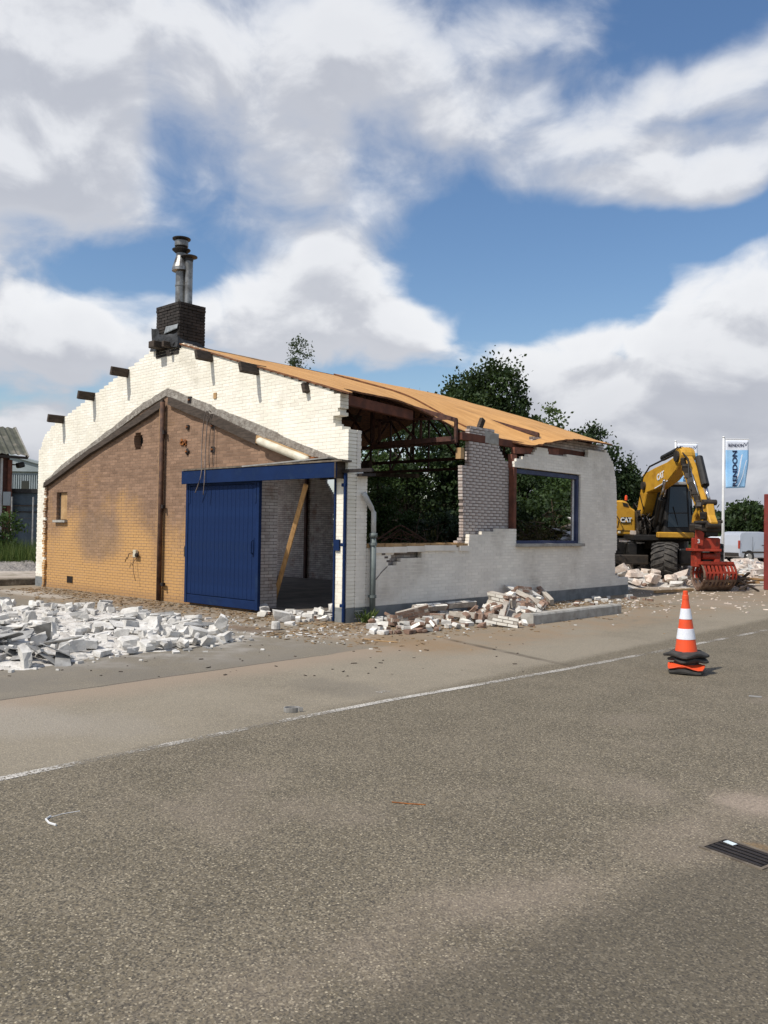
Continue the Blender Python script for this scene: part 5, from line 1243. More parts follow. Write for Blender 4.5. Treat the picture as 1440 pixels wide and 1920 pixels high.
tree('pale_tree', 'pale leafy tree spreading right of the tall dark tree', at(1003,d_+1), hz(752,d_+1), [((.25,0,6.1),(.75,.7,.7)),((-.3,0,5.4),(1.2,1.1,.9)),((.75,0,5.4),(.6,.6,.6)),((0,0,3.6),(1.4,1.2,1.5))], 170, 56, .15, 'leaf_light', .13, .6, gt, .25)
for (px, dp, top_, lab, k) in [(1065,36,805,'rounded dark tree just right of the pale leafy tree',0),(1108,37,800,'dark tree with a domed top behind the white wall end',1),(1148,38,838,'lower dark tree sloping down behind the white wall end',2),(1172,38,882,'lowest dark tree of the row, beside the excavator',3)]:
    h = hz(top_, dp); tree('dark_tree', lab, at(px,dp), h, [((0,0,h-1.1),(.9,.9,1.1)),((-.1,0,h*.55),(1.15,1.1,1.4)),((.1,0,h*.28),(1.1,1.0,1.1))], 190, 70, .15, 'leaf_dark', .14, .9, gt, .27)
gs = 'shrubs behind the building'
for (px, dp, top_, r_, mt, lab) in [(712,30,985,1.0,'leaf_mid','bright green shrub low behind the side wall gap'),(850,29,975,1.3,'leaf_blue','grey green shrub beside the brick pier'),(800,30,990,1.2,'leaf_blue','low grey green shrub before the dark bungalow'),(1000,27,940,1.3,'leaf_dark','dark shrub filling the left of the window opening'),(1055,28,925,1.4,'leaf_dark','dark shrub filling the right of the window opening'),(1060,31,900,1.2,'leaf_mid','taller green shrub behind the window opening'),(985,31,900,1.5,'leaf_dark','tall dark shrub behind the brown window post'),(930,30,930,1.5,'leaf_dark','dark shrub hidden mostly behind the brick pier'),(1030,33,880,1.8,'leaf_dark','broad dark shrub deep behind the window opening')]:
    h = hz(top_, dp); tree('shrub', lab, at(px,dp), h, [((0,0,h*.55),(r_,r_*.9,h*.5))], int(85*r_), 62, .13, mt, .05, .8, gs, .26, cat='shrub', stems=3)
# brush heap of torn out bushes, seen through the window
def brush(name, label, px, dp, rx, hh, n, leaf):
    b_ = Vector(at(px, dp)); t = thing(name, label, 'brush', b_); m = MB()
    for _ in range(n):
        an = rng.random()*6.3; q = b_+Vector((math.cos(an)*rx*rng.random(), math.sin(an)*rx*rng.random(), 0)); q.z = hh*rng.random()*max(.1, 1-(q-b_).length/rx*.8)
        d = Vector((rng.gauss(0,1), rng.gauss(0,1), rng.gauss(.3,.6))).normalized()*rng.uniform(.4,1.2); m.tube([q, q+d*.5+Vector((0,0,.05)), q+d], [.02,.013,.005], 4, False)
    stuff(m.build('branches', 'twig', t)); c = MB()
    for _ in range(leaf):
        an = rng.random()*6.3; rr = rx*rng.random()**.6; q = b_+Vector((math.cos(an)*rr, math.sin(an)*rr, 0)); q.z = hh*(1-rr/rx*.7)*rng.uniform(.3,1.05); leafmesh(c, q, 16, (.16,.16,.12), .13)
    stuff(c.build('leaves', 'leaf_dry', t)); return t
brush('brush_heap', 'heap of uprooted brown brush seen through the side window opening', 1015, 25, 1.25, 2.35, 260, 150)
brush('brush_heap', 'lower heap of cut branches behind the broken sill', 800, 25, 1.6, 1.75, 260, 70)
# rusty tangle of reinforcement bars behind the sill
m = MB()
for (pts, r_) in [([(700,1016),(745,987),(752,985),(760,989),(800,1015)],.022),([(715,1015),(748,992),(790,1013)],.014),([(720,1014),(752,993),(770,1016)],.014),([(735,1016),(753,994),(752,1016)],.012),([(695,1008),(730,1008),(765,1012)],.016),([(700,1012),(740,1004),(780,1002)],.012)]:
    m.tube([D(x, y, 18.6+.3*rng.random()) for x, y in pts], r_, 6)
tag(m.build('rusty_bars', 'rust_pipe'), 'tangle of bent rusty steel bars rising behind the broken sill', 'steel bars')
# grey rubble behind window
Hb = Heap(-30,-10,20,40,.1)
for k in range(14):
    q = at(1050+k*3, 24.5+rng.random()*1.2); o = bpy.data.objects.new('grey_slab', v_tile[k % 7][0]); C.objects.link(o); o.location = (q[0], q[1], 1.35+.03*k*(k % 3)); o.scale = (1.6,1.6,3); o.rotation_euler = (U_(-.3,.3), U_(-.3,.3), U_(0,3)); tag(o, 'grey sheet stacked behind the right of the window opening', 'sheet', 'sheets behind the window')
m = MB(); q = at(1070,25); m.box((q[0],q[1],.62), (1.6,1.6,1.24)); tag(m.build('pallet_stack', 'timber_grey', bevel=.03), 'grey stack behind the window opening carrying loose sheets', 'stack')
# bungalow behind the trees
def local_box(m, c0, c1, z0, z1, dp, thick=4):
    a_, b_ = Vector(at(c0, dp)), Vector(at(c1, dp)); cen = (a_+b_)/2+FH*thick/2; m.box((cen.x, cen.y, (z0+z1)/2), ((b_-a_).length, thick, z1-z0), Matrix.Rotation(YAW,3,'Z')); return cen
BG = thing('flat_roofed_bungalow', 'dark flat roofed bungalow seen through the side wall gap', 'house', at(765,40)); dp = 40
m = MB(); local_box(m, 690, 828, 0, hz(946,dp), dp, 6); m.build('wall', 'darkwood', BG)
m = MB(); local_box(m, 682, 834, hz(945.5,dp), hz(938,dp), dp-.4, 6.8); m.build('roof', 'lblack', BG)
for (x0, x1) in [(757,773),(776,788),(790,808)]:
    m = MB(); local_box(m, x0, x1, hz(985,dp), hz(960,dp), dp-.04, .1); w0 = m.build('window', 'glass', BG); m = MB(); local_box(m, x0, x1, hz(959.5,dp), hz(957.5,dp), dp-.05, .1); m.build('frame', 'zinc', w0)
# far wood and hedge lines
def hedge(name, label, p0, p1, h, wd, n, size, mat, nl=30):
    m = MB(); p0, p1 = Vector(p0), Vector(p1); L = (p1-p0).length
    for _ in range(n):
        t = rng.random(); q = p0+(p1-p0)*t; hh = h*(.75+.5*nz((t*L*.16, 2, 5))); q += Vector((rng.uniform(-wd,wd), rng.uniform(-wd,wd), 0)); q.z = hh*rng.random()**.6; leafmesh(m, q, nl, (size*1.6,size*1.6,size*1.3), size)
    o = stuff(m.build(name, mat)); return tag(o, label, 'hedge')
hedge('hedge', 'dense dark hedge behind the silver van', at(1290,72), at(1620,72), hz(945,72)*.95, 1.2, 1100, .42, 'leaf_dark', 26)
tree('dark_tree', 'rounded dark tree rising above the hedge behind the silver van', at(1398,70), hz(938,70), [((0,0,2.9),(1.7,1.6,1.4)),((1.6,0,2.2),(1.5,1.5,1.4)),((-1.0,0,1.6),(1.5,1.4,1.4))], 150, 34, .34, 'leaf_dark', .15, .8, gt, .34)
hedge('far_wood', 'distant line of trees along the horizon', at(-1500,190), at(720,210), 6, 4, 900, 1.3, 'leaf_dark', 22)
hedge('far_wood', 'distant line of trees beyond the flat fields', at(720,210), at(2600,190), 6, 4, 700, 1.3, 'leaf_dark', 22)

# ================================================================== background at the left
dp = 40; E0 = D(52,854,dp)
HS = thing('brick_house', 'dark red brick house with mossy corrugated roof at the yard edge', 'house', (E0.x-1, E0.y-4, 0))
w_, h_, Ln = 1.5, 1.42, 9.0
m = MB(); nco = 80
for i in range(nco+1):
    y = E0.y-Ln*i/nco; dz = .035*math.cos(i*math.pi*.75)
    m.v += [(E0.x, y, E0.z+dz), (E0.x-w_, y, E0.z+h_+dz), (E0.x-2*w_, y, E0.z+dz)]
for i in range(nco):
    a_ = i*3; m.f += [(a_, a_+1, a_+4, a_+3), (a_+1, a_+2, a_+5, a_+4)]; m.r += [rng.random()]*2; m.m += [0]*2
HR = m.build('roof', 'asbestos', HS)
m = MB(); m.beam((E0.x,E0.y+.02,E0.z-.10), (E0.x-w_,E0.y+.02,E0.z+h_-.02), .05, .22); m.beam((E0.x-2*w_,E0.y+.02,E0.z-.10), (E0.x-w_,E0.y+.02,E0.z+h_-.02), .05, .22); m.build('verge_board', 'concrete', HR)
m = MB(); m.box((E0.x-.03,E0.y-Ln/2,E0.z-.12), (.08,Ln,.12)); m.build('gutter', 'darkwood', HR)
m = MB(); m.box((E0.x-w_,E0.y-Ln/2-.35,E0.z/2-.05), (2*w_-.7,Ln-.7,E0.z-.1)); m.prism([(E0.x-.35,E0.y-.7,E0.z-.1),(E0.x-w_,E0.y-.7,E0.z+h_-.15),(E0.x-2*w_+.35,E0.y-.7,E0.z-.1)], (0,-Ln+1.4,0)); m.build('wall', 'house_brick', HS)
m = MB(); m.tube([(E0.x-.28,E0.y-1.1,E0.z-.2),(E0.x-.28,E0.y-1.1,.1)], .06, 8); m.build('downpipe', 'pipe_white', HS)
m = MB(); m.box((E0.x-.32,E0.y-.72,E0.z/2-.1), (.2,.2,E0.z-.3)); m.build('corner_post', 'fascia', HS)
q = D(38,872,dp); FL = thing('flood_lamp', 'black flood lamp fixed to the corner of the dark brick house', 'lamp', q); m = MB(); m.box(q, (.42,.3,.26), Matrix.Rotation(.3,3,'X')); m.build('lamp_head', 'xblack', FL, bevel=.05); m = MB(); m.beam(q+Vector((-.1,-.2,0)), Vector((E0.x-.35,E0.y-.75,q.z+.02)), .06, .06); m.build('arm', 'iron', FL)
SH = thing('clad_shed', 'pale grey shed with upright ribbed cladding beyond the brick house', 'shed', at(55,56)); dp = 56
m = MB(); c_ = local_box(m, -10, 100, 0, hz(886,dp)-.4, dp, 5); m.build('wall', 'shed', SH)
m = MB()
for k in range(26):
    q = at(-8+k*4.2, dp-.05); m.box((q[0],q[1],hz(890,dp)/2-.2), (.07,.07,hz(890,dp)-.5), Matrix.Rotation(YAW,3,'Z'))
stuff(m.build('cladding_ribs', 'shed', SH))
a_, b_ = Vector(at(-10,dp-.2)), Vector(at(105,dp-.2)); m = MB(); m.beam(a_+Vector((0,0,hz(860,dp))), b_+Vector((0,0,hz(890,dp))), .3, .16); m.prism([a_+Vector((0,0,hz(886,dp)-.41)), b_+Vector((0,0,hz(886,dp)-.41)), b_+Vector((0,0,hz(891,dp))), a_+Vector((0,0,hz(861,dp)))], FH*5); m.build('roof', 'shed', SH)
m = MB(); local_box(m, 39, 53, hz(930,dp), hz(915,dp), dp-.1, .1); m.build('window', 'glass', SH)
CT = thing('site_container', 'blue grey storage container behind the wire fence', 'container', at(50,40)); dp = 40
m = MB(); local_box(m, 19, 110, .15, hz(938,dp), dp, 2.4); CTb = m.build('body', 'bluegrey', CT)
m = MB(); local_box(m, 15, 112, hz(937.5,dp), hz(930,dp), dp-.15, 2.8); m.build('roof', 'xblack', CT)
for k, yy in enumerate((960,972)): 
    m = MB(); local_box(m, 24, 110, hz(yy+2,dp), hz(yy,dp), dp-.06, .1); m.build('rail', 'xdark', CTb)
m = MB(); local_box(m, 5, 18, hz(962,dp), hz(937,dp), dp-.8, .1); tag(m.build('site_sign', 'shed'), 'small pale sign board left of the blue grey container', 'sign')
FN = thing('wire_fence', 'thin wire fence with posts before the blue grey container', 'fence', at(40,35)); dp = 35
for px in (-20, 22, 62):
    q = at(px, dp); m = MB(); m.tube([(q[0],q[1],0),(q[0],q[1],hz(945,dp))], .035, 6); m.build('post', 'rub_grey', FN)
m = MB()
for zz in (hz(985,dp), hz(1010,dp), hz(962,dp)): m.tube([Vector(at(-40,dp))+Vector((0,0,zz)), Vector(at(110,dp))+Vector((0,0,zz))], .007, 4)
m.build('wire', 'iron', FN)
tree('flowering_shrub', 'green shrub with pale flowers at the yard edge', at(4,33), 2.1, [((0,0,1.2),(.7,.7,1.0))], 60, 34, .14, 'leaf_mid', .04, .8, None, .22, cat='shrub', stems=3)
m = MB()
for k in range(5200):
    q = Vector(at(U_(-120,90), U_(30.5,35))); hh = U_(.3,1.15); d = Vector((rng.gauss(0,.16), rng.gauss(0,.16), 1))*hh; s_ = Vector((rng.gauss(0,1), rng.gauss(0,1), 0)).normalized()*.018
    o = len(m.v); m.v += [tuple(q-s_), tuple(q+s_), tuple(q+d)]; m.f.append((o,o+1,o+2)); m.r.append(rng.random()); m.m.append(0)
tag(stuff(m.build('tall_grass', 'grass')), 'tall rough grass growing along the wire fence', 'grass')
gpoly = [at(-60,29), at(30,29.3), at(90,30), at(100,31.3), at(20,31.6), at(-60,31.5)]
mound('gravel_heap', [(x, y) for x, y, _ in gpoly], .42, 'gravel', 'low ridge of grey gravel before the tall grass', cell=.25, amp=.12, fall=1.0, seed=20)

# ================================================================== vehicles and site things at the right
DPX = 28.6
F0 = D(1212,955,DPX); GB = D(1331,1000,24.0); hd_ = Vector((GB.x-F0.x, GB.y-F0.y, 0)).normalized(); pn = Vector((-hd_.y, hd_.x, 0))   # heading and sideways
if pn.dot(RH) < 0: pn = -pn
def BP(px, py, off=0.0):
    d = ray(px, py); o = F0+pn*off; t = (o-CAM).dot(pn)/d.dot(pn); return CAM+d*t
EX = thing('wheeled_excavator', 'yellow and black wheeled excavator with red sorting grab on the rubble', 'excavator', (F0.x, F0.y, 0))
def xb(name, mat, px0, px1, py0, py1, dp, th, parent=EX, bevel=.03, shear=0):
    a_, b_ = Vector(at(px0, dp)), Vector(at(px1, dp)); cen = (a_+b_)/2+FH*th/2; z0, z1 = hz2(py1, (px0+px1)/2, dp), hz2(py0, (px0+px1)/2, dp)
    m = MB(); m.box((cen.x, cen.y, (z0+z1)/2), ((b_-a_).length, th, z1-z0), Matrix.Rotation(YAW,3,'Z')); return m.build(name, mat, parent, bevel=bevel)
def hz2(py, px, dp): return D(px, py, dp).z
def pl(px, py, dp): return D(px, py, dp)
def plate(name, mat, pts, dp, th, parent=EX, bevel=.02):
    m = MB(); m.prism([D(x, y, dp) for x, y in pts], FH*th); return m.build(name, mat, parent, bevel=bevel)
# rear body with the white letters
BODY = plate('engine_cover', 'yellow', [(1120,938),(1168,938),(1178,941),(1182,951),(1193,957),(1193,1004),(1120,1004)], 29.0, 1.9, bevel=.06)
plate('vent_recess', 'xblack', [(1167,942),(1176,944),(1179,951),(1169,949)], 28.985, .03, BODY, 0)
plate('badge', 'lblack', [(1164.5,969.5),(1183,969.5),(1183,980.5),(1164.5,980.5)], 28.98, .03, BODY, .004)
Mt = Matrix((RT0, Vector((0,0,1)), -FH)).transposed().to_4x4(); 
def face_at(px, py, dp): M_ = Mt.copy(); M_.translation = D(px, py, dp); return M_
text_mesh('lettering', 'CAT', .215, 'lwhite', face_at(1173.8,975.2,28.96), BODY, bold=.010, sx=.92)
m = MB(); m.prism([D(1171.6,979,28.955), D(1176.2,979,28.955), D(1173.9,974.5,28.955)], FH*.006); m.build('logo_triangle', 'yellow', BODY)
plate('cover_seam', 'xdark', [(1120,993),(1193,995),(1193,996),(1120,994)], 28.985, .03, BODY, 0)
plate('warning_plate', 'rub_cream', [(1181.5,994.5),(1192.5,995),(1192.5,1003.5),(1181.5,1003.5)], 28.98, .03, BODY, 0)
m = MB(); q = D(1161,998,28.97); m.lathe([(.05,0),(.045,.03),(.01,.04)], 10, face_at(1161,998,28.97)); m.build('marker_lamp', 'lamp', BODY)
m = MB(); m.lathe([(.05,0),(.05,.08),(.04,.16),(.01,.18)], 10, Matrix.Translation(D(1174,938,29.6))); m.build('beacon', 'cone_orange', BODY)
m = MB(); m.tube([D(1158,990,28.9), D(1161,975,28.85), D(1157,968,28.9)], .02, 6); m.build('grab_rail', 'xblack', BODY)
# dark deck between body and cab
xb('deck', 'xblack', 1190, 1304, 1003, 1014, 27.8, 3.2)
xb('pump_compartment', 'xblack', 1192, 1240, 962, 1004, 29.3, 1.6)
xb('tool_box', 'xdark', 1196, 1214, 972, 1003, 28.8, .5)
for k in range(34):
    px, py = U_(1194,1246), U_(955,1000); m = MB() if k == 0 else m
    a_ = D(px, py, 28.6+U_(-.3,.5)); b_ = a_+Vector((U_(-.3,.3), U_(-.2,.2), U_(-.9,.3))); m.tube([a_, (a_+b_)/2+Vector((U_(-.15,.15), U_(-.2,0), U_(-.1,.2))), b_], U_(.014,.035), 6)
m.build('hydraulic_hoses', 'xdark', EX, smooth=True)
m = MB()
for k in range(9):
    a_ = D(U_(1198,1244), U_(968,996), 28.45); m.tube([a_, a_+Vector((U_(-.05,.05), 0, U_(.08,.2)))], .022, 6)
stuff(m.build('hose_fittings', 'chrome', EX))
m = MB(); [m.tube([D(1187,954,29.5),D(1189+k*7,943-3*(k%2),29.4),D(1196+k*7,953,29.3)], .018, 6) for k in range(4)]; m.build('hand_rail', 'xdark', EX)
xb('front_frame', 'yellow', 1235, 1303, 998, 1009, 27.5, .25)
# cab
def frustum(name, mat, lo, hi, d0, th, parent, inset=0):      # front quad given by bottom (x0,x1,y) and top (x0,x1,y)
    fa = [D(lo[0],lo[2],d0), D(lo[1],lo[2],d0), D(hi[1],hi[2],d0+.18), D(hi[0],hi[2],d0+.18)]
    m = MB(); bk = [p+FH*th for p in fa]; m.add(fa+bk, [(0,1,2,3),(7,6,5,4),(0,4,5,1),(1,5,6,2),(2,6,7,3),(3,7,4,0)]); return m.build(name, mat, parent, bevel=.04)
CABB = frustum('cab', 'xblack', (1244,1303,1000), (1252,1296,906), 27.6, 1.5, EX)
def cabq(x, y): t = (1000-y)/94; return D(x, y, 27.575+.18*t)
m = MB(); m.add([cabq(1252,988),cabq(1290,988),cabq(1286,913),cabq(1257,913)], [(0,1,2,3)]); ws = m.build('windscreen', 'glass', CABB)
m = MB(); m.beam(cabq(1251,962), cabq(1291,962), .025, .03); m.build('screen_bar', 'xdark', ws)
m = MB(); m.add([cabq(1293,990),cabq(1300,990),cabq(1294,915),cabq(1290,915)], [(0,1,2,3)]); m.build('side_pane', 'glass', CABB)
xb('visor', 'zinc', 1253, 1295, 903, 909, 27.6, .35, CABB, .02)
m = MB(); m.tube([cabq(1271,985)+Vector((0,0,0)), cabq(1262,950)-FH*.03], .012, 5); m.build('wiper', 'xblack', CABB)
m = MB(); m.box(D(1306,955,27.5), (.12,.1,.30), Matrix.Rotation(YAW,3,'Z')); m.tube([D(1306,955,27.5), D(1299,935,27.7)], .015, 5); m.build('mirror', 'xblack', CABB)
# boom (two-piece), stick and cylinders, built in the boom plane
def limb(name, mat, nodes, width, parent=EX, off=0.0, bevel=.03):
    """nodes: (px, py, half height)"""
    P = [BP(x, y, off) for x, y, _ in nodes]; S = [((p-F0).dot(hd_), p.z) for p in P]; up_, dn = [], []
    for i, (s_, z) in enumerate(S):
        a_, b_ = S[max(i-1,0)], S[min(i+1,len(S)-1)]; t = Vector((b_[0]-a_[0], b_[1]-a_[1])).normalized(); n = Vector((-t.y, t.x))*nodes[i][2]; up_.append((s_+n.x, z+n.y)); dn.append((s_-n.x, z-n.y))
    poly = up_+dn[::-1]; m = MB(); m.prism([F0+hd_*s_+Vector((0,0,z-F0.z))+pn*(off-width/2) for s_, z in poly], pn*width); return m.build(name, mat, parent, bevel=bevel)
BM = limb('boom', 'yellow', [(1208,964,.20),(1213,942,.25),(1218,918,.26)], .40)
B2 = limb('boom', 'yellow', [(1216,908,.34),(1240,897,.36),(1262,884,.30),(1276,870,.24),(1283,856,.20)], .40)
m = MB(); nh = F0+pn*0; 
for (px, py, rr) in ((1219,911,.14),(1283,856,.17),(1209,964,.14)):
    c_ = BP(px, py); m = MB(); m.tube([c_-pn*.28, c_+pn*.28], rr, 14); m.build('boom_pin', 'xdark', EX)
cp_ = BP(1284,855); m = MB(); m.lathe([(.001,-.22),(.24,-.22),(.27,-.1),(.27,.1),(.24,.22),(.001,.22)], 18, Matrix((hd_, Vector((0,0,1)).cross(pn).normalized() if False else Vector((0,0,1)), pn)).transposed().to_4x4()); m.v = [tuple(Vector(v)+cp_) for v in m.v]; m.build('boom_head', 'yellow', B2, smooth=False)
# lettering on the boom side that faces the camera
c_ = BP(1250,893,-.0)-pn*.212; sv = (BP(1262,878)-BP(1240,892)).normalized(); M_ = Matrix((sv, (-pn).cross(sv), -pn)).transposed().to_4x4(); M_.translation = c_
text_mesh('lettering', 'CAT', .28, 'lwhite', M_, B2, bold=.012)
m = MB(); m.beam(c_-M_.col[1].to_3d()*.28-sv*.5, c_-M_.col[1].to_3d()*.28+sv*.5, .012, .03, up=Vector((0,0,1))); m.build('decal_line', 'lwhite', B2)
ST = limb('stick', 'yellow', [(1284,854,.15),(1292,876,.22),(1303,910,.20),(1316,948,.15),(1328,976,.11)], .28, off=.0)
limb('stick_rib', 'xdark', [(1289,872,.05),(1304,915,.05),(1318,952,.04)], .34, ST)
def cyl(name, a_, b_, r0, r1, frac, m1='xblack', m2='chrome', parent=EX):
    d = b_-a_; m = MB(); m.tube([a_, a_+d*frac], r0, 12); c0 = m.build(name, m1, parent, smooth=False); m = MB(); m.tube([a_+d*frac*.98, b_], r1, 10); m.build('rod', m2, c0, smooth=True); return c0
cyl('stick_cylinder', BP(1243,882)+Vector((0,0,.40)), BP(1279,856)+Vector((0,0,.26)), .10, .06, .8)
cyl('bucket_cylinder', BP(1303,858,.12)+pn*.12, BP(1329,938,.12), .12, .055, .66)
cyl('boom_cylinder', D(1228,985,28.0), BP(1246,900,-.26), .08, .045, .6)
cyl('boom_cylinder', D(1236,985,28.0), BP(1250,902,.26), .08, .045, .6)
m = MB()
for k in range(7):
    o_ = -.12+.05*k; m.tube([BP(1270,850,o_)+Vector((0,0,.2)), BP(1296,860,o_)-pn*.1, BP(1300+k,900,o_)-pn*.12, BP(1312+k,940,o_)-pn*.1, BP(1322+k,965,o_)], .022, 6)
for k in range(4): m.tube([BP(1207,955,-.2+.1*k), BP(1204,925,-.2+.1*k)-hd_*.2, BP(1209,893,-.2+.1*k)-hd_*.1, BP(1218,886,-.2+.1*k)+Vector((0,0,.2)), BP(1262,862,-.2+.1*k)+Vector((0,0,.15)), BP(1276,850,-.2+.1*k)+Vector((0,0,.2))], .028, 6)
m.build('boom_hoses', 'xblack', EX, smooth=True)
m = MB()
for k in range(26):
    t_ = rng.random(); a_ = BP(1286+t_*42, 862+t_*112, -.1)-pn*.10; m.box(a_, (U_(.08,.2), U_(.08,.16), U_(.08,.22)), Matrix.Rotation(U_(-.4,.4),3,'X'))
stuff(m.build('stick_fittings', 'xdark', EX))
m = MB(); m.tube([BP(1282,880,-.18), BP(1292,905,-.2), BP(1296,935,-.2)], .03, 6); m.tube([BP(1294,878,-.2), BP(1310,930,-.2)], .02, 6); m.build('steel_lines', 'chrome', ST, smooth=True)
limb('tipping_link', 'yellow', [(1318,948,.08),(1308,968,.09),(1306,985,.09)], .26); limb('tipping_link', 'yellow', [(1329,945,.10),(1332,968,.10),(1337,985,.12)], .24)
m = MB()
for (px, py) in ((1330,942),(1318,948),(1308,985),(1337,985)): c_ = BP(px, py); m = MB(); m.tube([c_-pn*.2, c_+pn*.2], .085, 12); m.build('link_pin', 'xdark', EX)
# coupler and rotator
gdp = 24.0
xb('quick_coupler', 'xdark', 1304, 1353, 983, 997, gdp-.1, .5); xb('rotator', 'xblack', 1322, 1348, 994, 1006, gdp, .45)
m = MB(); [m.tube([D(1302,986+3*k,gdp-.2), D(1315,988+3*k,gdp-.25)], .06, 10) for k in range(2)]; m.tube([D(1302,980,gdp-.12), D(1354,978,gdp-.1)], .05, 10); m.build('coupler_pins', 'xdark', EX)
GRB = xb('grab_head', 'grabred', 1309, 1352, 1008, 1031, gdp, .55, EX, .04)
plate('grab_side_plate', 'grabred', [(1305,992),(1316,996),(1321,1000),(1318,1024),(1303,1021),(1304,1004)], gdp-.12, .05, GRB, .01)
text_mesh('plate_number', '3', .16, 'lwhite', face_at(1310,1015,gdp-.128), GRB, bold=.004)
xb('grab_flange', 'grabred', 1302, 1354, 1029, 1034, gdp-.06, .66, GRB, .01)
xb('grab_arm', 'grabred', 1305, 1316, 1034, 1064, gdp+.05, .4, GRB); xb('grab_arm', 'grabred', 1340, 1352, 1034, 1064, gdp+.05, .4, GRB)
m = MB(); m.tube([D(1316,1043,gdp+.1), D(1346,1043,gdp+.1)], .09, 12); m.tube([D(1300,1054,gdp+.2), D(1352,1056,gdp+.2)], .06, 12); m.build('grab_cylinder', 'grabred', GRB)
xb('grab_body', 'xdark', 1318, 1340, 1036, 1066, gdp+.15, .25, GRB)
# two perforated shells, axis running left to right with a slight turn
gax = (RH*math.cos(.30)-FH*math.sin(.30)*-1).normalized(); gfw = Vector((gax.y, -gax.x, 0))     # gfw: towards the viewer
if gfw.dot(FH) > 0: gfw = -gfw
gc_ = D(1336,1054,gdp+.25); zb = .04; zt2 = gc_.z; Hs = zt2-zb; Wd = 1.08
gleft = -gax if gax.dot(RH) > 0 else gax; gax = -gleft
def shell(sgn):
    NS = 15; NX = 33; vs = []
    for i in range(NS+1):
        t = i/NS; bul = .30*math.sin(math.pi*min(1, .10+t*.90))**.8; z = zt2-Hs*t
        for k in range(NX+1): vs.append(gc_+gax*(Wd*(k/NX-.46))+gfw*(sgn*bul)+Vector((0,0,z-gc_.z)))
    m = MB(); m.v = [tuple(v) for v in vs]
    rows = {(2,3,4):0, (6,7,8):1, (10,11,12):0}
    for i in range(NS):
        for k in range(NX):
            hole = (i in (2,3,4) or i in (6,7,8) or i in (10,11)) and (k % 4 in (2,3)) and 1 < k < NX-1
            if hole: continue
            q = i*(NX+1)+k; m.f.append((q, q+1, q+NX+2, q+NX+1)); m.r.append(.5); m.m.append(1 if (i > 8 or (i > 6 and k % 3 == 0)) else 0)
    o = m.build('grab_shell', ['grabred','grabworn'], GRB); md_ = o.modifiers.new('thick', 'SOLIDIFY'); md_.thickness = .035
    for e in (0, NX):                    # rims
        r_ = MB(); r_.tube([Vector(vs[i*(NX+1)+e]) for i in range(NS+1)], .035, 6); r_.build('rim', 'grabworn', o)
    return o
shell(1); shell(-1)
m = MB(); m.box(gc_-gleft*.0+Vector((0,0,-.02)), (Wd,.5,.08), Matrix((gax, -gfw, Vector((0,0,1)))).transposed()); m.build('hinge_bar', 'grabred', GRB)
# undercarriage and wheels
ucr = RT0*math.cos(.22)+FH*math.sin(.22)
WB = .16
def wheel_mesh():
    t = thing('wheel', 'x', 'x'); del t['label']; del t['category']
    Rw, Ww = .61, .80
    m = MB(); pr = [(.30,-Ww*.42),(.40,-Ww*.5),(.50,-Ww*.47),(Rw-.05,-Ww*.40),(Rw-.03,0),(Rw-.05,Ww*.40),(.50,Ww*.47),(.40,Ww*.5),(.30,Ww*.42)]
    m.lathe(pr, 32, Matrix.Rotation(R(90),4,'Y')); ty = m.build('tyre', 'tyre', smooth=False); child(ty, t, True)
    m = MB()
    for k in range(18):
        for sg in (-1,1):
            a0 = (k+(.5 if sg > 0 else 0))/18*2*math.pi; pr_ = []
            for (xx, da, hh) in ((.012,0,.03),(.21,.11,.035),(.40,.26,.0)):
                for dd in (-.055,.055):
                    for rr in (Rw-.06-(.06 if xx > .35 else 0), Rw+.008-(.05 if xx > .35 else 0)):
                        an = a0+da+dd; pr_.append((sg*xx, rr*math.cos(an), rr*math.sin(an)))
            m.add(pr_, [(0,1,3,2),(1,5,7,3),(5,9,11,7),(8,10,11,9),(0,2,6,4),(4,6,10,8),(0,4,5,1),(4,8,9,5),(2,3,7,6),(6,7,11,10)])
    lg = m.build('tread_lugs', 'tyre'); child(lg, t, True); lg['kind'] = 'stuff'
    m = MB(); m.lathe([(.31,-Ww*.36),(.30,-Ww*.2),(.12,-Ww*.1),(.12,Ww*.1),(.30,Ww*.2),(.31,Ww*.36)], 24, Matrix.Rotation(R(90),4,'Y')); rm = m.build('rim', 'xdark'); child(rm, t, True)
    return t
w0 = wheel_mesh(); wc = D(1247,1045,27.2); uy_ = Vector((-ucr.y, ucr.x, 0)); 
if uy_.dot(FH) < 0: uy_ = -uy_
wz = WB+.60
for k, (a_, b_) in enumerate(((0,0),(1.66,0),(0,2.7),(1.66,2.7))):
    o = w0 if k == 0 else dup(w0)
    o.parent = EX; o.matrix_parent_inverse = wmat(EX).inverted(); q = Vector((wc.x, wc.y, wz))+ucr*a_+uy_*b_; o.location = q; o.rotation_euler = (.2*k, 0, math.atan2(ucr.y, ucr.x)-(.62 if k < 2 else 0))
Mu = Matrix((ucr, uy_, Vector((0,0,1)))).transposed(); uc = Vector((wc.x, wc.y, 0))
m = MB(); m.box(uc+ucr*.83+uy_*1.35+Vector((0,0,WB+.75)), (.9,3.2,.5), Mu); m.box(uc+ucr*.83+Vector((0,0,WB+.6)), (1.1,.3,.3), Mu); m.box(uc+ucr*.83+uy_*2.7+Vector((0,0,WB+.6)), (1.1,.3,.3), Mu); m.build('undercarriage', 'xblack', EX, bevel=.04)
m = MB(); c_ = uc+ucr*.83+uy_*1.35; m.lathe([(.75,1.12),(.75,1.5)], 24, Matrix.Translation((c_.x,c_.y,0))); m.build('slew_ring', 'xdark', EX)
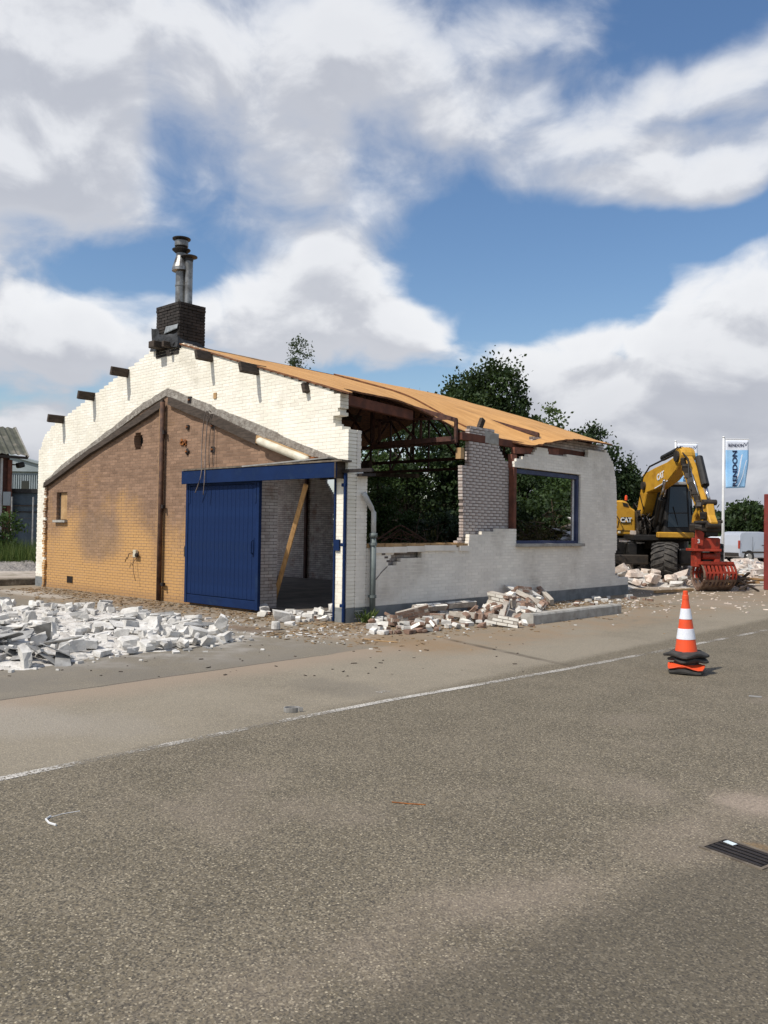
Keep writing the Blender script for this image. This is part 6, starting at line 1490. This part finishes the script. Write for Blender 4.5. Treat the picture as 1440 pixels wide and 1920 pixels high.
BLD = xb('dozer_blade', 'xdark', 1140, 1218, 1040, 1058, 28.0, .25, EX, .04); xb('blade_arm', 'xblack', 1178, 1196, 1018, 1042, 28.1, .5, BLD); xb('side_frame', 'xblack', 1130, 1222, 1009, 1040, 28.9, .8, BLD)
m = MB(); m.tube([D(1160,1014,28.2), D(1208,1017,28.2)], .045, 8); m.build('stabiliser_rod', 'chrome', BLD)
# ------------------------------------------------------------------ banner flags
def banner(px, top_, bot, wpx, dp, label, ground_px):
    b_ = Vector(at(px, dp)); t = thing('banner_flag', label, 'flag', b_); tp = D(px, top_, dp); ztp = tp.z; sc_ = dp/FPX
    Wb, Hb_ = wpx*sc_, (bot-top_)*sc_
    m = MB(); m.tube([b_, b_+Vector((0,0,ztp*.5)), b_+Vector((0,0,ztp+.06))], [.07,.06,.045], 12); m.lathe([(.06,0),(.06,.03),(.02,.06)], 12, Matrix.Translation(b_+Vector((0,0,ztp+.05)))); m.build('pole', 'pole', t, smooth=True)
    m = MB(); m.tube([b_+Vector((0,0,ztp-.02)), b_+RH*(Wb+.12)+Vector((0,0,ztp-.02))], .022, 8); m.build('arm', 'pole', t)
    NU, NV = 12, 24
    def bp(u, v, o=0): 
        wv = .05*math.sin(v*5+u*3)*v+.03*math.sin(u*7+v*2)*v
        return b_+RH*(.10+u*Wb*(1-.22*max(0,v-.45)*u))+FH*(wv-o)+Vector((0,0,ztp-.06-v*Hb_+.05*u*v))
    m = MB(); 
    for i in range(NV+1):
        for k in range(NU+1): m.v.append(tuple(bp(k/NU, i/NV)))
    for i in range(NV):
        for k in range(NU): q = i*(NU+1)+k; m.f.append((q,q+1,q+NU+2,q+NU+1)); m.r.append(.5); m.m.append(1 if i < 5 else 0)
    bn = m.build('banner', ['ban_blue','ban_white'], t, smooth=True); sm = bn.modifiers.new('thick', 'SOLIDIFY'); sm.thickness = .006
    m = MB()
    for (u0,v0,u1,v1,wd) in ((.1,.95,.55,.25,.03),(.3,.98,.75,.3,.05),(.02,.6,.3,.24,.02),(.55,.98,.95,.42,.03)):
        pts = [bp(u0+(u1-u0)*k/8+.06*math.sin(k*.6), v0+(v1-v0)*k/8, .006) for k in range(9)]
        for k in range(8): m.add([pts[k], pts[k]+RH*wd, pts[k+1]+RH*wd, pts[k+1]], [(0,1,2,3)])
    m.build('wave_print', 'ban_white', bn)
    def lay(me, fu, fv):       # bend a flat text mesh onto the cloth
        for v in me.vertices: v.co = bp(fu(v.co), fv(v.co), .030+v.co.z)
    o = text_mesh('small_lettering', 'RENDON', .118*Wb/.62, 'navy', Matrix.Identity(4), None, bold=.003, ext=.001, sx=1.25); hw = max(abs(v.co.x) for v in o.data.vertices)
    lay(o.data, lambda c: .44+c.x/hw*.33, lambda c: .112-c.y/Hb_); child(o, bn)
    o = text_mesh('large_lettering', 'RENDON', .46, 'navy', Matrix.Identity(4), None, bold=.012, ext=.001); hw = max(abs(v.co.x) for v in o.data.vertices)
    lay(o.data, lambda c: .40-0+(-c.y)/.34*.21*-1*-1, lambda c: .595-c.x/hw*.375); child(o, bn)
    m = MB()
    for pts in ([(.78,.05),(.86,.075),(.88,.10),(.80,.08)],[(.96,.04),(.90,.075),(.89,.11),(.93,.085)],[(.80,.13),(.87,.10),(.93,.12),(.88,.115)]): m.add([bp(u, v, .012) for u, v in pts], [(0,1,2,3)])
    m.build('bird_emblem', 'blue', bn)
    return t
banner(1356, 822, 913, 43, 38, 'light blue banner on a white pole before the silver van', 1060)
banner(1266, 829, 915, 38, 44, 'light blue banner on a white pole mostly hidden behind the excavator boom', 1060)
# ------------------------------------------------------------------ van, car, container, shed
def vehicle(name, label, cat, loc, rz, prof, Wv, mat, wheels, wr, panes, group=None, extra=None):
    t = thing(name, label, cat, loc, rz, group)
    m = MB(); m.prism([(x, -Wv/2, z) for x, z in prof], (0, Wv, 0)); b_ = m.build('body', mat, bevel=.05); child(b_, t, True)
    for v in b_.data.vertices:
        if v.co.z > .95: v.co.y *= 1-.16*min(1, (v.co.z-.95)/.85)
    def yl(z): return Wv/2*(1-.16*max(0, min(1, (z-.95)/.85)))
    for sgn in (-1,1):
        for poly in panes:
            m = MB(); vs = [(x, sgn*(yl(z)+.004), z) for x, z in poly]; m.add(vs, [tuple(range(len(vs)))]); o = m.build('window', 'glass'); child(o, t, True)
    for x in wheels:
        for sgn in (-1,1):
            m = MB(); m.lathe([(wr*.62,-.1),(wr*.9,-.11),(wr,-.08),(wr,.08),(wr*.9,.11),(wr*.62,.1)], 24, Matrix.Rotation(R(90),4,'X')); wl = m.build('wheel', 'rubber'); child(wl, t, True); wl.location = (x, sgn*(Wv/2-.09), wr)
            m = MB()
            for k in range(7): m.beam((0,sgn*.09,0), (.6*wr*math.cos(k*.9), sgn*.085, .6*wr*math.sin(k*.9)), .05, .03, up=Vector((0,1,0)))
            m.lathe([(wr*.60,-.02),(wr*.64,.0),(wr*.60,.02)], 20, Matrix.Translation((0,sgn*.09,0)) @ Matrix.Rotation(R(90),4,'X')); o = m.build('rim', 'chrome'); child(o, wl, True)
            m = MB(); m.lathe([(wr*1.17,-.012),(wr*1.17,.012)], 24, Matrix.Rotation(R(90),4,'X')); o = m.build('wheel_arch', 'xblack'); child(o, t, True); o.location = (x, sgn*(Wv/2-.006), wr)
    if extra: extra(t, yl)
    return t
vprof = [(0,.32),(-.02,.55),(.0,1.0),(.10,1.62),(.22,1.78),(.6,1.83),(1.6,1.84),(2.3,1.80),(2.75,1.70),(3.3,1.22),(4.15,1.02),(4.38,.75),(4.40,.35),(4.1,.25),(.3,.25)]
def vex(t, yl):
    for sgn in (-1,1):
        m = MB(); m.box((2.2,sgn*(yl(.65)+.008),.60), (4.0,.02,.09)); o = m.build('rubbing_strip', 'xdark'); child(o, t, True)
        for x in (1.0,1.95,3.25):
            m = MB(); m.box((x,sgn*(yl(.9)+.002),.95), (.014,.012,1.15)); o = m.build('door_seam', 'xdark'); child(o, t, True)
        for x in (1.80,2.12): 
            m = MB(); m.box((x,sgn*(yl(1.0)+.02),1.02), (.16,.04,.05)); o = m.build('door_handle', 'xblack'); child(o, t, True)
    m = MB(); m.box((-.02,0,.45), (.12,1.7,.22)); o = m.build('bumper', 'xdark', bevel=.03); child(o, t, True)
    for sgn in (-1,1):
        m = MB(); m.box((.03,sgn*.83,1.05), (.1,.12,.5)); o = m.build('tail_lamp', 'grabred', bevel=.02); child(o, t, True)
        m = MB(); m.box((4.25,sgn*.72,.88), (.2,.3,.18)); o = m.build('headlight', 'lamp', bevel=.03); child(o, t, True)
vq = G(1366,1053); 
vehicle('silver_van', 'silver panel van parked beyond the rubble', 'van', (vq.x, vq.y, 0), YAW+.35, vprof, 1.8, 'silver', (.72,3.45), .33, [[(2.05,1.10),(2.05,1.62),(2.62,1.62),(3.18,1.13)]], extra=vex)
cprof = [(0,.35),(-.03,.7),(.05,1.0),(.25,1.40),(.7,1.50),(1.7,1.50),(2.4,1.38),(3.0,1.0),(3.9,.85),(4.1,.6),(4.1,.3),(.2,.22)]
cq_ = Vector(at(1340,58)); vehicle('white_car', 'white hatchback parked behind the banner pole left of the silver van', 'car', (cq_.x, cq_.y, 0), YAW+.6, cprof, 1.7, 'white_car', (.7,3.2), .31, [[(.35,1.0),(.5,1.36),(1.2,1.43),(1.2,1.0)],[(1.28,1.0),(1.28,1.43),(2.3,1.33),(2.75,1.02)]])
KQ = G(1433.5,1106); KC = thing('red_container', 'rusty red steel container standing beside the rubble', 'container', KQ, YAW-.56)
def kb(name, c, d, mat='container', bevel=.015): m = MB(); m.box(c, d); o = m.build(name, mat, bevel=bevel); child(o, KC, True); return o
kh = D(1436,927,25.4).z
kb('side_wall', (3.0,.06,kh/2), (5.9,.05,kh-.3)); kb('end_wall', (.06,1.2,kh/2), (.05,2.3,kh-.3)); kb('rear_wall', (3.0,2.34,kh/2), (5.9,.05,kh-.3)); kb('end_wall', (5.94,1.2,kh/2), (.05,2.3,kh-.3)); kb('floor', (3,1.2,.2), (5.9,2.3,.1))
for (x, y) in ((0.06,.06),(5.94,.06),(.06,2.34),(5.94,2.34)): kb('corner_post', (x,y,kh/2), (.17,.17,kh))
kb('top_rail', (3,.05,kh-.1), (5.7,.13,.13)); kb('top_rail', (3,2.35,kh-.1), (5.7,.13,.13)); kb('bottom_rail', (3,.05,.12), (5.7,.13,.16))
for k in range(14): kb('rib', (.45+k*.40,.02,kh/2), (.16,.06,kh-.42))
DS = thing('dark_shed', 'low dark shed with black roof behind the excavator', 'shed', at(1180,62)); dp = 62
m = MB(); local_box(m, 1080, 1226, 0, hz(944,dp), dp, 8); m.build('wall', 'darkwood', DS)
a_, b_ = Vector(at(1075,dp-.4)), Vector(at(1232,dp-.4)); z0, z1 = hz2(946,1150,dp), hz2(922,1150,dp)
m = MB(); m.prism([a_+Vector((0,0,z0)), b_+Vector((0,0,z0)), b_-RH*1.4+FH*3+Vector((0,0,z1)), a_+FH*3+Vector((0,0,z1))], FH*2+Vector((0,0,-.1))); m.build('roof', 'lblack', DS)
